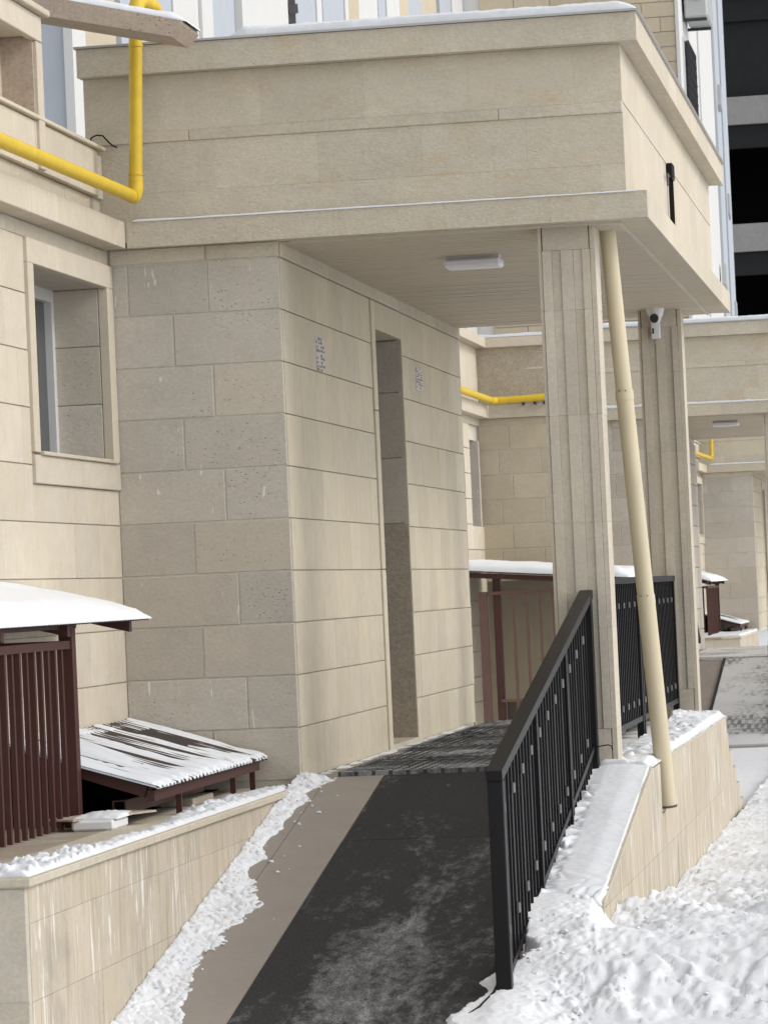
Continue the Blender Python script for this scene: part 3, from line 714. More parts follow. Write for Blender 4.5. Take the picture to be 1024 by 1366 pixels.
# ================================================================== RAILINGS
def railing_sloped(dy, label):
    t = thing('railing', label, 'railing', (-1.73, 15.2+dy, -1.4), 'black steel railings of the ramps')
    X = -1.73; ya, yb = 13.36+dy, 17.03+dy
    def zt(y): return -.705 + .1785*(y-dy-13.36)
    def zb(y): return -1.50 + .1725*(y-dy-13.36)
    put('post', MB().bbox(X-.030, X+.030, ya-.030, ya+.030, -1.56, zt(ya)-.03, .004), M['black'], t)
    put('end_post', MB().bbox(X-.03, X+.03, yb-.03, yb+.03, -.93, zt(yb)-.03, .004), M['black'], t)
    put('handrail', MB().bar((X, ya-.04, zt(ya)-.012), (X, yb+.05, zt(yb)-.008), .062, .04), M['black'], t)
    put('bottom_rail', MB().bar((X, ya+.036, zb(ya)+.015), (X, yb-.03, zb(yb)+.07), .03, .03), M['black'], t)
    for y in (14.62, 15.86):
        put('post', MB().bbox(X-.022, X+.022, y+dy-.022, y+dy+.022, rz(y)-.02, zt(y+dy)-.035, .003), M['black'], t)
    y = ya+.10; k = 0
    while y < yb-.07:
        b = put('baluster', MB().box(X-.009, X+.009, y-.009, y+.009, zb(y)-.03, zt(y)-.035), M['black'], t)
        if k % 3 == 0:
            z1, z0 = zt(y)-.16, zb(y)+.17
            put('clip_plate', MB().bbox(X+.0092, X+.019, y-.028, y+.028, z1-.02, z1+.02, .002), M['flashdark'], b)
            put('clip_plate', MB().bbox(X+.0092, X+.019, y-.028, y+.028, z0-.02, z0+.02, .002), M['flashdark'], b)
            for q in (-.021, .0125): put('flat_strip', MB().box(X+.002, X+.009, y+q, y+q+.0085, z0, z1), M['black'], b)
        y += .107; k += 1
    return t
M['flashdark'] = plain('worn_grey_steel', (.10, .10, .105), .4, .5, .3, .2)
rl = railing_sloped(0, 'black steel ramp railing with sloping handrail and clip plates, nearest the viewer')
r2 = copy_tree(rl, None, DY); r2['label'] = 'black railing of the far ramp, only its post showing at the right edge'
t = thing('railing', 'level black steel railing between the two fluted pillars, behind the drainpipe', 'railing', (-1.75, 20, -.9), 'black steel railings of the ramps')
X = -1.75
for a, b in ((17.40, 20.02), (20.08, 22.68)):
    put('top_rail', MB().bar((X, a, .0), (X, b, .0), .05, .035), M['black'], t)
    put('bottom_rail', MB().bar((X, a, -.78), (X, b, -.78), .03, .03), M['black'], t)
    for y in (a+.02, b-.02): put('post', MB().bbox(X-.02, X+.02, y-.02, y+.02, -.9, -.018, .003), M['black'], t)
    y = a+.12; k = 0
    while y < b-.08:
        bb = put('baluster', MB().box(X-.009, X+.009, y-.009, y+.009, -.765, -.018), M['black'], t)
        if k % 3 == 0: put('clip_plate', MB().bbox(X+.0092, X+.018, y-.022, y+.022, -.15, -.12, .002), M['flashdark'], bb); put('clip_plate', MB().bbox(X+.0092, X+.018, y-.026, y+.026, -.70, -.665, .002), M['flashdark'], bb)
        y += .107; k += 1
t = thing('railing', 'short black railing end beside the far edge of the second fluted pillar', 'railing', (-1.6, 23.0, -.9), 'black steel railings of the ramps')
put('post', MB().bbox(-1.68, -1.64, 23.0, 23.04, -.92, -.2, .003), M['black'], t)
put('handrail', MB().bar((-1.66, 23.0, -.2), (-1.66, 23.5, -.42), .05, .04), M['black'], t)
for k in range(3): put('baluster', MB().box(-1.669, -1.651, 23.12+.14*k, 23.138+.14*k, -1.6, -.27-.061*k), M['black'], t)

# ================================================================== PIPES AND FIXTURES
def arc(c, a, b, r, n=8):   # quarter bend from direction a to direction b round corner c
    c, a, b = Vector(c), Vector(a), Vector(b); o = c - a*r + b*r
    return [o + a*(r*math.sin(i/n*math.pi/2)) - b*(r*math.cos(i/n*math.pi/2)) for i in range(n+1)]
def gas_pipe(dy, label):
    t = thing('gas_pipe', label, 'pipe', (-3.8, 16.8+dy, 1.9), 'yellow gas pipes on the facade')
    P = (-3.80, 16.80, 1.962); r = .032
    put('horizontal_run', MB().tube([(-3.82, 10.9+dy, 1.93), (-3.803, 16.72+dy, 1.962)], r, 24), M['yellow'], t, True)
    put('elbow', MB().tube([(-3.803, 16.7+dy, 1.962)] + [p+Vector((0, dy, 0)) for p in arc(P, (0, 1, 0), (0, 0, 1), .075)] + [(-3.80, 16.80+dy, 2.06)], r+.0035, 24), M['yellow'], t, True)
    for zc in (2.075, 2.70): put('weld_ring', MB().tube([(-3.7995+.0424*(zc-2.06)/1, 16.80+dy, zc-.004), (-3.7995+.0424*(zc-2.06), 16.80+dy, zc+.004)], r+.0045, 24), M['yellow'], t, True)
    put('vertical_run', MB().tube([(-3.80, 16.80+dy, 2.05), (-3.765, 16.80+dy, 2.88)], r+.0005, 24), M['yellow'], t, True)
    Q = (-3.763, 16.80, 2.93)
    put('elbow', MB().tube([(-3.765, 16.8+dy, 2.85)] + [p+Vector((0, dy, 0)) for p in arc(Q, (0, 0, 1), (.2, .98, 0), .07)] + [(-3.74, 16.92+dy, 2.93)], r+.006, 24), M['yellow'], t, True)
    put('upper_run', MB().tube([(-3.745, 16.9+dy, 2.93), (-3.72, 17.02+dy, 2.925), (-3.712, 17.06+dy, 2.89), (-3.71, 17.07+dy, 2.72)], r, 20), M['yellow'], t, True)
    return t
gas_pipe(0, 'thick yellow gas pipe along the left parapet turning upward in front of the canopy')
gas_pipe(2*DY, 'small yellow gas pipe bend on the farthest facade under the second canopy')
t = thing('gas_pipe', 'yellow gas pipe on the back wall between the doorway box and first pillar', 'pipe', (-4.3, 36, 1.9), 'yellow gas pipes on the facade')
put('horizontal_run', MB().tube([(-4.53, 26, 1.885), (-4.53, 35.95, 1.90)], .036, 16), M['yellow'], t, True)
put('elbow', MB().tube([(-4.53, 35.9, 1.90), (-4.53, 36.02, 1.90), (-4.49, 36.09, 1.90), (-4.42, 36.10, 1.90)], .04, 16), M['yellow'], t, True)
put('cross_run', MB().tube([(-4.43, 36.10, 1.90), (-3.6, 36.10, 1.925)], .036, 16), M['yellow'], t, True)
for x in (-4.22, -4.10, -4.0): put('bracket', MB().bar((x, 36.1, 1.86), (x, 36.31, 1.86), .02, .03), M['grille'], t)

t = thing('drainpipe', 'long cream drainpipe leaning from the canopy ceiling to a notch in the wing wall', 'drainpipe', (-1.44, 17.66, -1.14))
A, B = Vector((-1.578, 17.42, 1.728)), Vector((-1.432, 17.665, -1.125))
def lerp(k): return A.lerp(B, k)
put('upper_pipe', MB().tube([lerp(0), lerp(.29)], .0405, 28), M['cream_pipe'], t, True)
put('middle_pipe', MB().tube([lerp(.282), lerp(.645)], .0425, 28), M['cream_pipe'], t, True)
put('lower_pipe', MB().tube([lerp(.637), lerp(1)], .0445, 28), M['cream_pipe'], t, True)
for k in (.285, .640, .965): put('collar', MB().tube([lerp(k-.008), lerp(k+.008)], .0452, 28), M['cream_pipe'], t, True)
for k in (.278, .634):
    for a in (-.016, .016):
        p = lerp(k) + Vector((a-.004, -.0425, 0)); put('rivet', MB().tube([p, p+Vector((0, -.006, 0))], .003, 8), M['grille'], t)
put('base_plate', MB().tube([lerp(1), lerp(1.004)], .0475, 28), M['seam'], t)

def ceiling_lamp(y, label):
    t = thing('ceiling_lamp', label, 'lamp', (-2.36, y, 1.73), 'white ceiling lamps under the canopies')
    put('base_plate', MB().box(-2.50, -2.225, y-.05, y+.05, 1.708, 1.724), M['white'], t)
    put('diffuser', MB().bbox(-2.510, -2.215, y-.085, y+.085, 1.662, 1.7078, .012), M['lampwhite'], t)
    return t
cl = ceiling_lamp(18.32, 'white oblong ceiling lamp on the slatted ceiling of the nearest porch')
c2 = copy_tree(cl, None, DY); c2['label'] = 'pale ceiling lamp under the second canopy at the right edge'

t = thing('security_camera', 'white dome security camera with black lens at the top of the second pillar', 'camera', (-1.76, 22.62, 1.725))
put('base', MB().tube([(-1.765, 22.6, 1.726), (-1.765, 22.6, 1.716), (-1.763, 22.59, 1.68), (-1.762, 22.585, 1.655)], [.058, .058, .046, .028], 28), M['white'], t, True)
put('eyeball', MB().tube([(-1.765, 22.62, 1.668), (-1.768, 22.56, 1.66), (-1.770, 22.545, 1.658)], [.036, .036, .032], 24), M['white'], t, True)
put('lens', MB().tube([(-1.770, 22.5448, 1.658), (-1.771, 22.533, 1.656)], [.0295, .025], 24), M['blackgloss'], t, True)
t = thing('junction_box', 'narrow white plastic box with a black slot below the security camera', 'junction box', (-1.77, 22.65, 1.5))
put('case', MB().bbox(-1.800, -1.744, 22.645, 22.699, 1.535, 1.672, .005), M['white'], t)
put('slot', MB().box(-1.793, -1.783, 22.640, 22.6448, 1.568, 1.602), M['blackgloss'], t)

t = thing('wall_bracket', 'black vertical rod with a small head on the sunny right side of the canopy', 'bracket', (-1.41, 19.7, 1.95))
put('rod', MB().bar((-1.418, 19.7, 1.955), (-1.418, 19.7, 2.26), .022, .026), M['black'], t)
put('head', MB().bbox(-1.438, -1.402, 19.66, 19.80, 2.215, 2.305, .006), M['black'], t)
put('hook', MB().tube([(-1.42, 19.62, 2.225), (-1.42, 19.50, 2.225), (-1.42, 19.49, 2.16)], .006, 8), M['flashdark'], t)

tag(put('cable', MB().tube([(-4.07, 16.985, 2.255), (-4.05, 16.96, 2.29), (-4.02, 16.95, 2.30), (-3.99, 16.95, 2.295), (-3.965, 16.955, 2.265), (-3.945, 16.96, 2.245), (-3.93, 16.985, 2.238)], .004, 8), M['black'], None, True),
    'short loose black cable poking out of the parapet corner beside the gas pipe', 'cable')
tag(put('wire', MB().tube([(-1.71, 17.02, -.80), (-1.69, 17.0, -.79), (-1.65, 17.0, -.785), (-1.635, 17.0, -.79), (-1.63, 17.0, -.81)], .003, 8), M['black'], None, True),
    'thin black wire tied round the foot of the nearest pillar', 'wire')

# torn paper notices (faded print only)
def notice(y0, y1, z0, z1, seed, label, rows, cols, dens):
    t = thing('paper_notice', label, 'notice', (-3.15, (y0+y1)/2, z0), 'torn paper notices by the doorway')
    rr = random.Random(seed); X = -3.1475
    pts = []
    for k in range(9): pts.append((y0+(y1-y0)*k/8, z0+rr.uniform(-.004, .012)))
    for k in range(9): pts.append((y1-rr.uniform(0, .015), z0+(z1-z0)*(k+.5)/9))
    for k in range(9): pts.append((y1-(y1-y0)*k/8, z1-rr.uniform(0, .01)))
    for k in range(9): pts.append((y0+rr.uniform(0, .012), z1-(z1-z0)*(k+.5)/9))
    put('paper', MB().prism(pts, 'x', X-.004, X), M['paper'], t)
    ink = MB(); dy = (y1-y0)/cols; dz = (z1-z0)/rows
    for i in range(cols):
        for j in range(rows):
            if rr.random() < dens:
                a = y0+dy*(i+rr.uniform(.1, .3)); b = z0+dz*(j+rr.uniform(.1, .3))
                ink.box(X+.0006, X+.0016, a, a+dy*rr.uniform(.4, .9), b, b+dz*rr.uniform(.4, .8))
    put('faded_print', ink, M['ink'], t)
notice(17.92, 18.17, 1.145, 1.325, 5, 'torn paper notice with smudged print left of the doorway', 9, 4, .62)
notice(21.40, 21.66, 1.215, 1.36, 9, 'dark scraps of a torn notice right of the doorway', 9, 4, .55)

# ================================================================== SHEDS
def corr(name, P, nu, nv, amp, mat, parent, thick=.012):
    """corrugated sheet: ridges run along u, repeat along v"""
    vs, fs = [], []
    for i in range(nu+1):
        for j in range(nv+1):
            p = Vector(P(i/nu, j/nv)); p.z += amp*(1, .2, -1, .2)[j % 4]; vs.append(p)
    n = len(vs)
    vs += [v - Vector((0, 0, thick)) for v in vs]
    q = lambda i, j: i*(nv+1)+j
    for i in range(nu):
        for j in range(nv):
            fs.append((q(i, j), q(i+1, j), q(i+1, j+1), q(i, j+1))); fs.append((n+q(i, j), n+q(i, j+1), n+q(i+1, j+1), n+q(i+1, j)))
    for i in range(nu):
        for j in (0, nv): fs.append((q(i, j), q(i+1, j), n+q(i+1, j), n+q(i, j)))
    for j in range(nv):
        for i in (0, nu): fs.append((q(i, j), q(i, j+1), n+q(i, j+1), n+q(i, j)))
    mb = MB(); mb.v = [tuple(v) for v in vs]; mb.f = fs
    return put(name, mb, mat, parent)

def shed(dy, label, slabel):
    t = thing('barred_shed', label, 'shed', (-3.8, 14+dy, -.93), 'maroon barred shelters over the cellar stairs')
    X = -3.66; a, b = 11.95+dy, 14.50+dy
    y = b-.13; k = 0
    while y > a:
        put('bar', MB().box(X-.010, X+.010, y-.0125, y+.0125, -.925, -.182), M['brown'], t); y -= .1135
    put('top_rail', MB().box(X-.02, X+.02, a, b-.025, -.182, -.148), M['brown'], t)
    put('corner_post', MB().bbox(X-.03, X+.03, b-.03, b+.03, -.93, -.09, .003), M['brown'], t)
    put('wall_post', MB().bbox(-3.99, -3.94, b-.03, b+.03, -.93, .0, .003), M['brown'], t)
    put('end_rail', MB().box(-3.94, X-.03, b-.02, b+.02, -.182, -.148), M['brown'], t)
    for k in range(3): put('bar', MB().box(-3.90+.07*k, -3.875+.07*k, b-.012, b+.012, -.93, -.182), M['brown'], t)
    ya, yb = 11.6+dy, 15.62+dy
    def zr(x): return -.073 - (x+3.56)*.27
    for y in (12.2+dy, 13.25+dy, 14.30+dy, 15.42+dy):
        put('rafter', MB().prism([(-3.995, zr(-3.995)-.075), (-3.60, zr(-3.60)-.068), (-3.60, zr(-3.60)-.018), (-3.995, zr(-3.995)-.018)], 'y', y-.025, y+.025), M['brown'], t)
    put('eave_beam', MB().bar((-3.645, ya+.1, zr(-3.645)-.033), (-3.645, 14.55+dy, zr(-3.645)-.033), .03, .03), M['brown'], t)
    put('purlin', MB().box(-3.85, -3.82, ya+.05, yb-.05, zr(-3.83)-.04, zr(-3.83)-.014), M['brown'], t)
    corr('roof_sheet', lambda u, v: (-4.0+.44*u, ya+(yb-ya)*v, zr(-4.0+.44*u)), 2, 320, .006, M['roof_sheet'], t, .004)
    def T(u, v):
        e = min((1-u)*.44, (1-v)*4.0+.02, .11)/.11
        return (.012 + .055*math.sqrt(max(0, e)))*(.42+.58*smooth(0, .22, 1-v)) + .006*fbm(u*.5, v*4, 1.3, 3) + .008*fbm(u*.5, v*4+dy, 3) + (.012*fbm(u, v*4, 14, 2) + .012*fbm(u, v*4, 5, 2))*smooth(.75, .98, u) - .012*smooth(.9, 1, u)*(.5+.5*math.cos(v*320*math.pi/2))
    sheet('roof_snow', lambda u, v: (-3.998+.445*u, ya+(yb+.03-ya)*v, zr(-3.998+.445*u)+.003), 26, 260, T, M['snow'], slabel, 'snow', group='snow lying on the shed roofs')
    return t
shed(0, 'maroon steel barred shed with thick snow on its roof at the left edge', 'thick snow on the roof of the barred shed at the left edge')
shed(2*DY, 'tiny far barred shed with snowy roof under the second canopy', 'snow on the roof of the far barred shed under the second canopy')

def leanto(dy, label, slabel):
    t = thing('cellar_hatch', label, 'hatch', (-3.6, 15.8+dy, -.93), 'low corrugated covers over the cellar stairs')
    ya, yb = 14.55+dy, 16.97+dy
    def P(u, v):
        x = -3.99 + .685*u
        return (x, ya + (yb-ya)*v, -.578 - .205*u + .02*math.sin(u*3.1)*0)
    corr('roof_sheet', P, 3, 128, .008, M['roof_sheet'], t, .004)
    put('eave_beam', MB().bar((-3.345, ya+.02, -.815), (-3.345, yb-.1, -.815), .03, .045), M['brown'], t)
    for y in (ya+.05, 15.35+dy, 16.2+dy, yb-.15):
        put('rafter', MB().bar((-3.99, y, -.595), (-3.37, y, -.80), .035, .045), M['brown'], t)
    put('wall_beam', MB().box(-3.995, -3.955, ya, yb, -.625, -.58), M['brown'], t)
    for y in (15.12+dy, 16.3+dy, yb-.2): put('leg', MB().box(-3.36, -3.335, y-.009, y+.009, -.93, -.835), M['brown'], t)
    tb = MB(); x, z, y = -3.52, -.868, 14.72+dy     # open end of the square tube under the near corner
    for a, b, c_, d in ((-.03, .03, -.03, -.024), (-.03, .03, .024, .03), (-.03, -.024, -.024, .024), (.024, .03, -.024, .024)): tb.box(x+a, x+b, y, y+1.6, z+c_, z+d)
    put('square_tube', tb, M['brown_light'], t)
    put('tube_inside', MB().box(x-.023, x+.023, y+.02, y+.03, z-.023, z+.023), M['dark'], t)  # black plug paints the shade inside the tube
    put('pit_shade', MB().box(-3.985, -3.55, ya+.1, yb-.05, -.929, -.925), M['dark'], t)  # flat black sheet painting the shade beneath the hatch roof
    put('back_shade', MB().box(-3.985, -3.96, ya+.1, yb-.05, -.92, -.64), M['dark'], t)  # upright black sheet against the wall, also painted shade
    def T(u, v):
        rid = .5+.5*math.cos(2*math.pi*v*32)               # ridges poke through, gullies keep their snow
        y = v*2.4
        n = fbm(u*.5+dy, y, 2.2, 4) + .5*fbm(u*.35, y*3, 3.5, 3)
        bare = 0
        for c0, w, ua, ub, sl in ((1.62, .20, .12, .95, .25), (1.30, .17, .1, .8, .42), (2.12, .22, .2, 1.0, .1), (1.9, .07, .1, .7, .1), (.62, .05, .1, .7, .25), (.35, .04, .3, .8, .2)):
            d = abs(y - c0 - sl*(u-.5)*.0 + .06*fbm(u*2, y*6, 3)) / w
            if ua < u < ub + .15*fbm(y*4, u, 5): bare = max(bare, 1-d*d)
        base = .0095 + .014*n + .013*fbm(u*.3, y*9, 1, 3) + .005*smooth(.75, .95, u) - .034*bare*(.55+.6*fbm(u*.5+7, y*11, 1, 3))*(.6+.4*rid) - .019*rid*(.75+.4*fbm(u*.5, y*3, 4, 3)) + .006*smooth(.7, .95, u)
        if u > .97: base -= .02*(.5+fbm(y*8, 0, 4))
        return base
    sheet('hatch_snow', lambda u, v: (P(u, v)[0], P(u, v)[1], P(u, v)[2]+.001), 60, 464, T, M['snow'], slabel, 'snow', group='snow lying on the hatch roofs')
    return t
leanto(0, 'low corrugated cellar hatch streaked with snow between the shed and porch', 'streaky snow on the low corrugated hatch roof beside the porch')
leanto(2*DY, 'tiny far low hatch cover with snow under the second canopy', 'snow on the far low hatch cover under the second canopy')

# paver, snowy board and debris on the plinth
t = thing('paving_slab', 'loose beige paving slab lying in front of the low corrugated hatch', 'slab', (-3.55, 15.75, -.93))
put('slab', MB().bbox(-3.66, -3.40, 15.66, 16.1, -.931, -.895, .005), M['slab_top'], t)
t = thing('snowy_board', 'snow-covered foam block with a thin board on top beside the shed post', 'board', (-3.55, 14.6, -.93))
put('foam_block', MB().bbox(-3.60, -3.42, 14.20, 14.46, -.931, -.886, .010), M['white'], t)
put('board', MB().bar((-3.66, 14.22, -.884), (-3.40, 14.62, -.878), .18, .008), M['concrete'], t)
sheet('board_snow', lambda u, v: (-3.60+.19*u, 14.22+.36*v, -.882), 24, 30,
      lambda u, v: .012+.02*(u*(1-u)*4)**.5*(v*(1-v)*4)**.5+.006*fbm(u, v, 5)-.012, M['snow'], 'snow mound on the thin board beside the shed post', 'snow')

# far shed behind the porch, seen past the doorway wall
t = thing('barred_shed', 'brown barred shelter with snowy roof behind the doorway wall and first pillar', 'shed', (-3.4, 31, -1.3), 'maroon barred shelters over the cellar stairs')
Yf = 30.0
put('top_rail', MB().box(-3.95, -2.75, Yf-.018, Yf+.018, -.075, -.045), M['brown_light'], t)
put('mid_rail', MB().box(-3.80, -2.75, Yf-.012, Yf+.012, -.99, -.965), M['brown_light'], t)
x = -3.66
while x < -2.8: put('bar', MB().box(x-.0125, x+.0125, Yf-.0125, Yf+.0125, -1.6, -.075), M['brown_light'], t); x += .1135
put('wide_post', MB().box(-3.955, -3.885, Yf-.03, Yf+.03, GZ, -.045), M['brown_light'], t)
put('post', MB().box(-3.84, -3.775, Yf+.03, Yf+.09, GZ, .08), M['brown'], t)
put('end_post', MB().box(-2.80, -2.74, Yf-.02, Yf+.04, GZ, .02), M['brown'], t)
def zf(x): return .125 - (x+3.96)*.085
put('fascia', MB().prism([(-4.6, zf(-4.6)-.05), (-2.70, zf(-2.70)-.05), (-2.70, zf(-2.7)-.005), (-4.6, zf(-4.6)-.005)], 'y', Yf-.12, Yf-.07), M['brown'], t)
put('roof_sheet', MB().prism([(-4.66, zf(-4.66)), (-2.66, zf(-2.66)), (-2.66, zf(-2.66)+.012), (-4.66, zf(-4.66)+.012)], 'y', Yf-.2, 35.9), M['roof_sheet'], t)
put('back_panel', MB().box(-4.6, -2.75, 35.6, 35.7, GZ, .05), M['facade_far'], t)
put('side_sheet', MB().box(-2.76, -2.74, Yf+.2, 35.6, GZ, -.95), M['brown'], t)
put('lower_sheet', MB().box(-3.77, -2.78, Yf+.10, Yf+.12, -1.6, -.99), M['seam'], t)
sheet('roof_snow', lambda u, v: (-4.6+1.95*u, Yf-.2+6*v, zf(-4.6+1.95*u)+.012), 80, 60,
      lambda u, v: .075*min(1, (1-u)*14+.3)*min(1, v*30+.55)+.012*fbm(u*2, v*5, 3), M['snow'], 'snow on the roof of the brown barred shelter behind the first pillar', 'snow', group='snow lying on the shed roofs')

# ================================================================== SNOW
def canopy_snow(dy, label, lo):
    x0, x1 = (-3.33, -1.345) if lo == 0 else (-4.0, -1.345)
    return sheet('canopy_snow', lambda u, v: (x0+(x1-x0)*u, 16.915+dy+6.6*v*v, 2.734), 200, 60,
      lambda u, v: (.050*min(1, (1-u)*22+.05)**.6*min(1, u*25+.1)*min(1, v*v*6.6/.05+.55)**.5) + .006*fbm(u*2+dy, v*3, 6) + .003*fbm(u*2, v, 24) - .004,
      M['snow'], label, 'snow', group='snow lying on the canopies')
canopy_snow(0, 'smooth snow along the top of the nearest canopy', 0)
canopy_snow(DY, 'snow along the top of the second canopy behind the pillars', 1)
canopy_snow(2*DY, 'snow along the top of the farthest canopy', 1)
def ledge_snow(dy, label, ux, hh):
    return sheet('ledge_snow', lambda u, v: (-3.87+ux*u, 16.915+dy+.09*v, 1.862), 160, 4,
      lambda u, v: hh*(1-u*.75) + hh*.5*fbm(u*3+dy, v*.1, 4) if 0.01 < u < .99 else 0, M['snow'], label, 'snow', group='thin snow lines on the canopy ledges')
ledge_snow(0, 'thin white line of snow on the lower ledge of the nearest canopy', 2.5, .006)
ledge_snow(DY, 'snow line on the lower ledge of the second canopy', 2.5, .03)
ledge_snow(2*DY, 'snow line on the lower ledge of the farthest canopy', 2.5, .02)
sheet('jog_snow', lambda u, v: (-4.72+.8*u, 36.22+.2*v, 2.56), 40, 8, lambda u, v: .03+.01*fbm(u, v, 5), M['snow'], 'snow on the small cornice behind the gas pipe wall', 'snow')

# heap beside and in front of the ramp: clods and trodden lumps
def clods(x, y, s, seed=0.0):
    w = .22/s*7
    x2 = x + w*noise.noise(Vector((x*s*.6, y*s*.6, seed+9))); y2 = y + w*noise.noise(Vector((x*s*.6, y*s*.6, seed+19)))
    d, p = noise.voronoi(Vector((x2*s, y2*s, seed)))
    c = abs(noise.cell(Vector(p[0])*1.7))
    e = min(1, (d[1]-d[0])*2.6)
    tilt = (noise.cell(Vector(p[0])*2.3)*(x2*s-p[0].x) + noise.cell(Vector(p[0])*3.1)*(y2*s-p[0].y))
    return (e*e*(3-2*e))*(.25+.75*c)*(1+.9*tilt)
def snow_h(x, y):
    """height of the snow right of the ramp"""
    ra = rz(y)+.035                                            # level kept against the ramp side
    heap = -1.672 + .285*smooth(12.93, 14.1, y) * (1-.62*smooth(14.6, 19, y)) * (1-.3*smooth(-.9, .8, x))
    heap -= .05*math.exp(-((y-16.2)/.6)**2) * smooth(-1.45, -1.2, x)
    k = 1-smooth(-1.74, -1.36, x)
    h = heap*(1-k) + min(ra, heap+.4)*k if y < 14.5 else heap
    if y < 14.5: h = max(h, heap + (-.872-.157*(17.05-y)-heap)*smooth(13.3, 14.42, y)*(1-smooth(-1.50, -1.40, x)))
    cl = .22+.78*smooth(-.1, .28, fbm(x, y, 1.3, 3, 7.0)); n = cl*(.027*clods(x, y, 4.6, 1.3) + .023*clods(x+3, y, 10, 4.1)) + .014*clods(x, y+3, 25, 2.2) + .006*fbm(x, y, 40, 3) + .045*fbm(x, y, 1.8, 4)
    amp = 1.0
    if x < -1.45: amp = (.3 + .7*smooth(-1.75, -1.45, x)) * (1-.6*smooth(14.0, 14.5, y))
    n *= amp * (1-.45*smooth(16, 22, y))
    h += n-.018*amp + (.010*smooth(-1.82, -1.74, x)*(1-smooth(-1.64, -1.5, x)) if y < 14.5 else 0)
    h -= .09*(1-smooth(12.84, 12.96, y + .06*fbm(x, .5, 2.5, 4)))
    return max(h, GZ-.03) if y < 13.1 else max(h, GZ+.01)
def heap_mesh(name, x0, x1, y0, y1, nx, ny, label):
    vs, fs = [], []
    for j in range(ny+1):
        y = y0+(y1-y0)*(j/ny)**1.25
        for i in range(nx+1):
            x = x0+(x1-x0)*(i/nx)**1.25
            vs.append((x, y, snow_h(x, y)))
    for j in range(ny):
        for i in range(nx):
            a = j*(nx+1)+i; fs.append((a, a+1, a+nx+2, a+nx+1))
    mb = MB(); mb.v = vs; mb.f = fs
    o = put(name, mb, M['snow_dirty'])
    for p in o.data.polygons: p.use_smooth = True
    return tag(o, label, 'snow', kind='stuff')
heap_mesh('snow_heap', -1.4485, 1.6, 12.75, 33.9, 190, 620, 'trodden lumpy snow covering the ground right of the wing wall')
# near corner between post and wing wall, in front of it
def near_mesh():
    vs, fs = [], []; nx, ny = 60, 190; x0, x1, y0, y1 = -1.93, -1.44, 12.75, 14.55
    for j in range(ny+1):
        y = y0+(y1-y0)*j/ny
        for i in range(nx+1):
            x = x0+(x1-x0)*i/nx
            z = snow_h(x, y)
            edge = -1.70 - .10*smooth(13.3, 12.8, y) - .05*(1-smooth(13.3, 14.4, y)) + .10*fbm(x*.2, y, 3.5, 4) - .17*math.exp(-((y-13.25)/.42)**2) - .10*smooth(13.75, 14.2, y)
            if x < edge+.06: z = min(z, rz(y) + .016 - (edge+.06-x)*.55 + .012*fbm(x, y, 14, 4))
            vs.append((x, y, z))
    for j in range(ny):
        for i in range(nx):
            a = j*(nx+1)+i; fs.append((a, a+1, a+nx+2, a+nx+1))
    mb = MB(); mb.v = vs; mb.f = fs
    o = put('snow_heap', mb, M['snow_dirty'])
    for p in o.data.polygons: p.use_smooth = True
    return tag(o, 'snow spilling round the foot of the black railing post onto the mat', 'snow', kind='stuff')
near_mesh()
# smooth wedge of snow between sloping railing and wing wall
def wz(v): return -.9-.157*(17.05-(14.42+2.63*v))
sheet('wedge_snow', lambda u, v: (-1.735+.284*u, 14.42+2.63*v, wz(v)-.002), 44, 240,
      lambda u, v: .020*(.5+.5*smooth(0, .3, u))*(1-.6*smooth(.6, .97, u)) - .014*smooth(.955, .985, u) + .005*fbm(u*.25, v*2.6, 3, 3) + .0016*fbm(u*.28, v*2.63, 22, 3) + .07*max(0, .24-v)*clods(u*.25, v*2.66, 9) + .03*(1-smooth(.05, .3, u))*(1-smooth(.8, .9, v))*(clods(u*.28, v*2.66, 13, 2.)-.25), M['snow'],
      'smooth snow slope between the black ramp railing and wing wall', 'snow')
sheet('terrace_snow', lambda u, v: (-1.70+.249*u, 17.06+5.8*v, -.9), 40, 260,
      lambda u, v: (.03)*(1-smooth(.82, .98, u))+.02*clods(u*.25, v*5.8, 9, 7.)*(1-.6*smooth(.5, .9, u)) + .01*fbm(u*.25, v*5.8, 8, 3) + .05*math.exp(-((v-.83)/.1)**2)*(1-u), M['snow'],
      'snow on the ledge behind the leaning drainpipe beside the second pillar', 'snow')
sheet('pillar_snow', lambda u, v: (-1.93+.23*u, 17.37+5.3*v, -.9), 20, 160,
      lambda u, v: .012*u+.010*fbm(u*.25, v*5.3, 5, 3)-.004, M['snow'], 'thin snow under the level railing between the pillars', 'snow')
# strip along the foot of the retaining wall, ragged on the ramp side
def T_strip(u, v):
    y = 12.9+4.12*v; x = u*.42
    edge = .04+.20*(1-v)**.8 + .05*math.sin(y*3.1) + .07*fbm(y, 1.7, 2.4, 5)
    if v > .93: edge += .12*(v-.93)/.07
    k = (edge-x)/.10
    return min(1, max(-1, k))*.011 + (.011*clods(x, y, 13, 3.3) + .008*clods(x, y, 30, 1.3) + .032*(1-smooth(0, .13, x))*(1-v*.5) + .006*fbm(x, y, 20, 3))*(1 if k > .15 else max(0, k/.15)) - .004
sheet('verge_snow', lambda u, v: (-3.172+.42*u, 12.9+4.12*v, rz(12.9+4.12*v)+.007), 90, 520, T_strip, M['snow'], 'ragged strip of shovelled snow along the foot of the left retaining wall', 'snow')
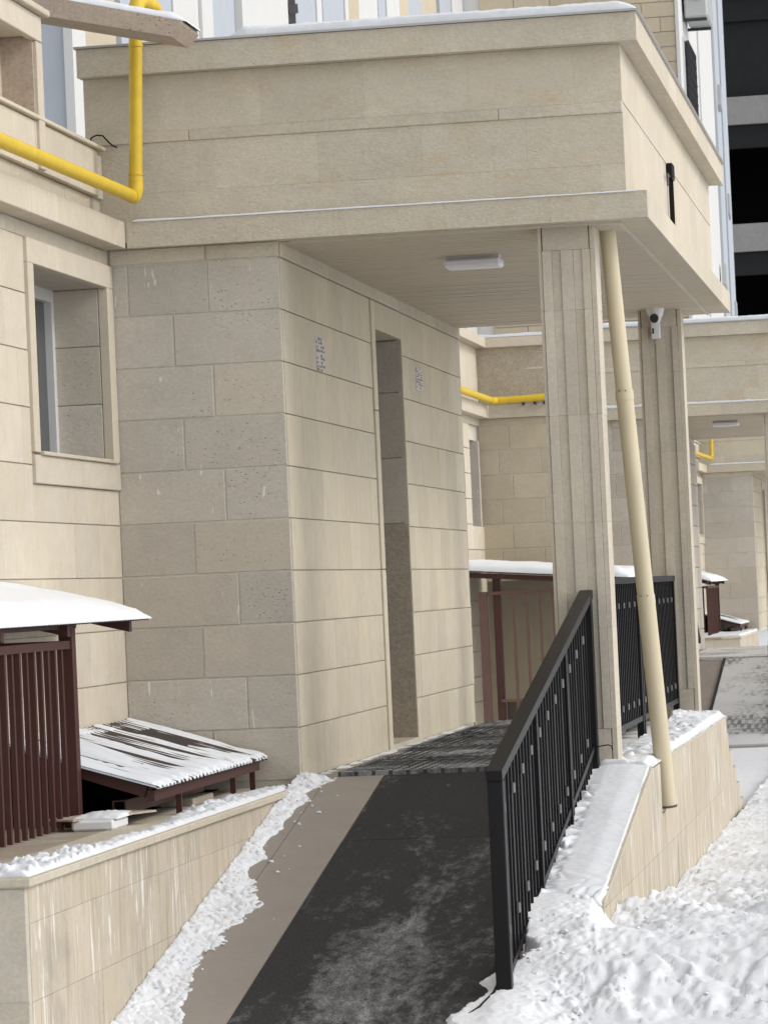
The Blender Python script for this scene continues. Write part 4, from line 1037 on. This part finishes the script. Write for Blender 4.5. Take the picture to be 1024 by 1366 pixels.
# on the retaining wall top
def T_cop(u, v):
    y = 11.9+4.9*v; x = u*.36
    e = .13+.07*fbm(y, .3, 1.6, 4) + .05*math.sin(y*1.7)
    k = min(1, (x-(.36-e-.06))/.06, (.345-x)/.02)
    return k*.012 + max(0, k)*(.022*clods(x, y, 12, 5.)*max(0, .4+1.3*fbm(y, 3., 1.2)) + .008*clods(x, y, 27, 1.) + .008*fbm(x, y, 9, 3))
sheet('coping_snow', lambda u, v: (-3.52+.36*u, 11.9+4.9*v, -.93), 50, 420, T_cop, M['snow'], 'patchy snow along the coping of the left retaining wall', 'snow')
# thin rim by the porch wall
sheet('rim_snow', lambda u, v: (-3.148+.13*u, 17.0+5.9*v, -.9), 16, 220,
      lambda u, v: .004-.014*u*1.3+.009*fbm(u*.13, v*5.9, 5, 4), M['snow_dirty'], 'thin rim of snow along the foot of the porch side wall', 'snow')

# scattered loose clods on heap
rr = random.Random(4); lump = MB()
def clod(cx, cy, cz, r):
    bm = bmesh.new(); bmesh.ops.create_icosphere(bm, subdivisions=2, radius=1)
    q = [rr.uniform(.6, 1.3) for _ in range(3)]; sd_ = rr.uniform(0, 90)
    vs = []
    for v in bm.verts:
        k = 1+.8*noise.noise(v.co*1.3+Vector((sd_, 0, 0)))
        vs.append((cx+v.co.x*r*q[0]*k, cy+v.co.y*r*q[1]*k, cz-r*.25+v.co.z*r*.6*q[2]*k))
    bm.verts.index_update(); lump.add(vs, [[v.index for v in f.verts] for f in bm.faces]); bm.free()
for k in range(500):
    x = -1.70+3.0*rr.random()**1.3; y = 12.95+7*rr.random()**1.8
    if x < -1.40 and y > 14.3: continue
    if x < -1.60 and y < 13.5: continue
    clod(x, y, snow_h(x, y)+.004, rr.uniform(.004, .011 if rr.random() < .75 else .026)*(1+.4*(y > 15)))
for k in range(90):
    y = 12.95+4*rr.random(); v = (y-12.9)/4.12
    x = -3.15+abs(rr.gauss(.05, .1))
    if x > -2.80: continue
    clod(x, y, rz(y)+.014+.03*(x < -3.05), rr.uniform(.003, .010))
o = put('snow_clods', lump, M['snow_dirty'], None, False); tag(o, 'loose clods of snow scattered over the heap and ramp strip', 'snow', kind='stuff')

# red pavers at the bottom edge
t = thing('brick_paving', 'strip of red-brown pavers peeking out at the bottom right', 'paving', (-1, 12.6, GZ))
for r in range(8):
    y = 12.95-.104*r
    for k in range(12):
        x = -1.75+.206*k + (.103 if r % 2 else 0)
        o = put('brick', MB().bbox(x+.002, x+.202, y-.1, y, GZ, GZ+.012+random.uniform(-.002, .002), .003), M['brick'], t)
# dark object at the right edge: post of the far railing stands there already; bent black edging by the near post
tag(put('rubber_flap', MB().tube([(-1.86, 13.02, -1.595), (-1.80, 13.15, -1.565), (-1.765, 13.3, -1.53), (-1.76, 13.42, -1.50)], [.003, .006, .006, .004], 8), M['black'], None, True),
    'curled black rubber edge lying by the foot of the railing post', 'rubber strip')
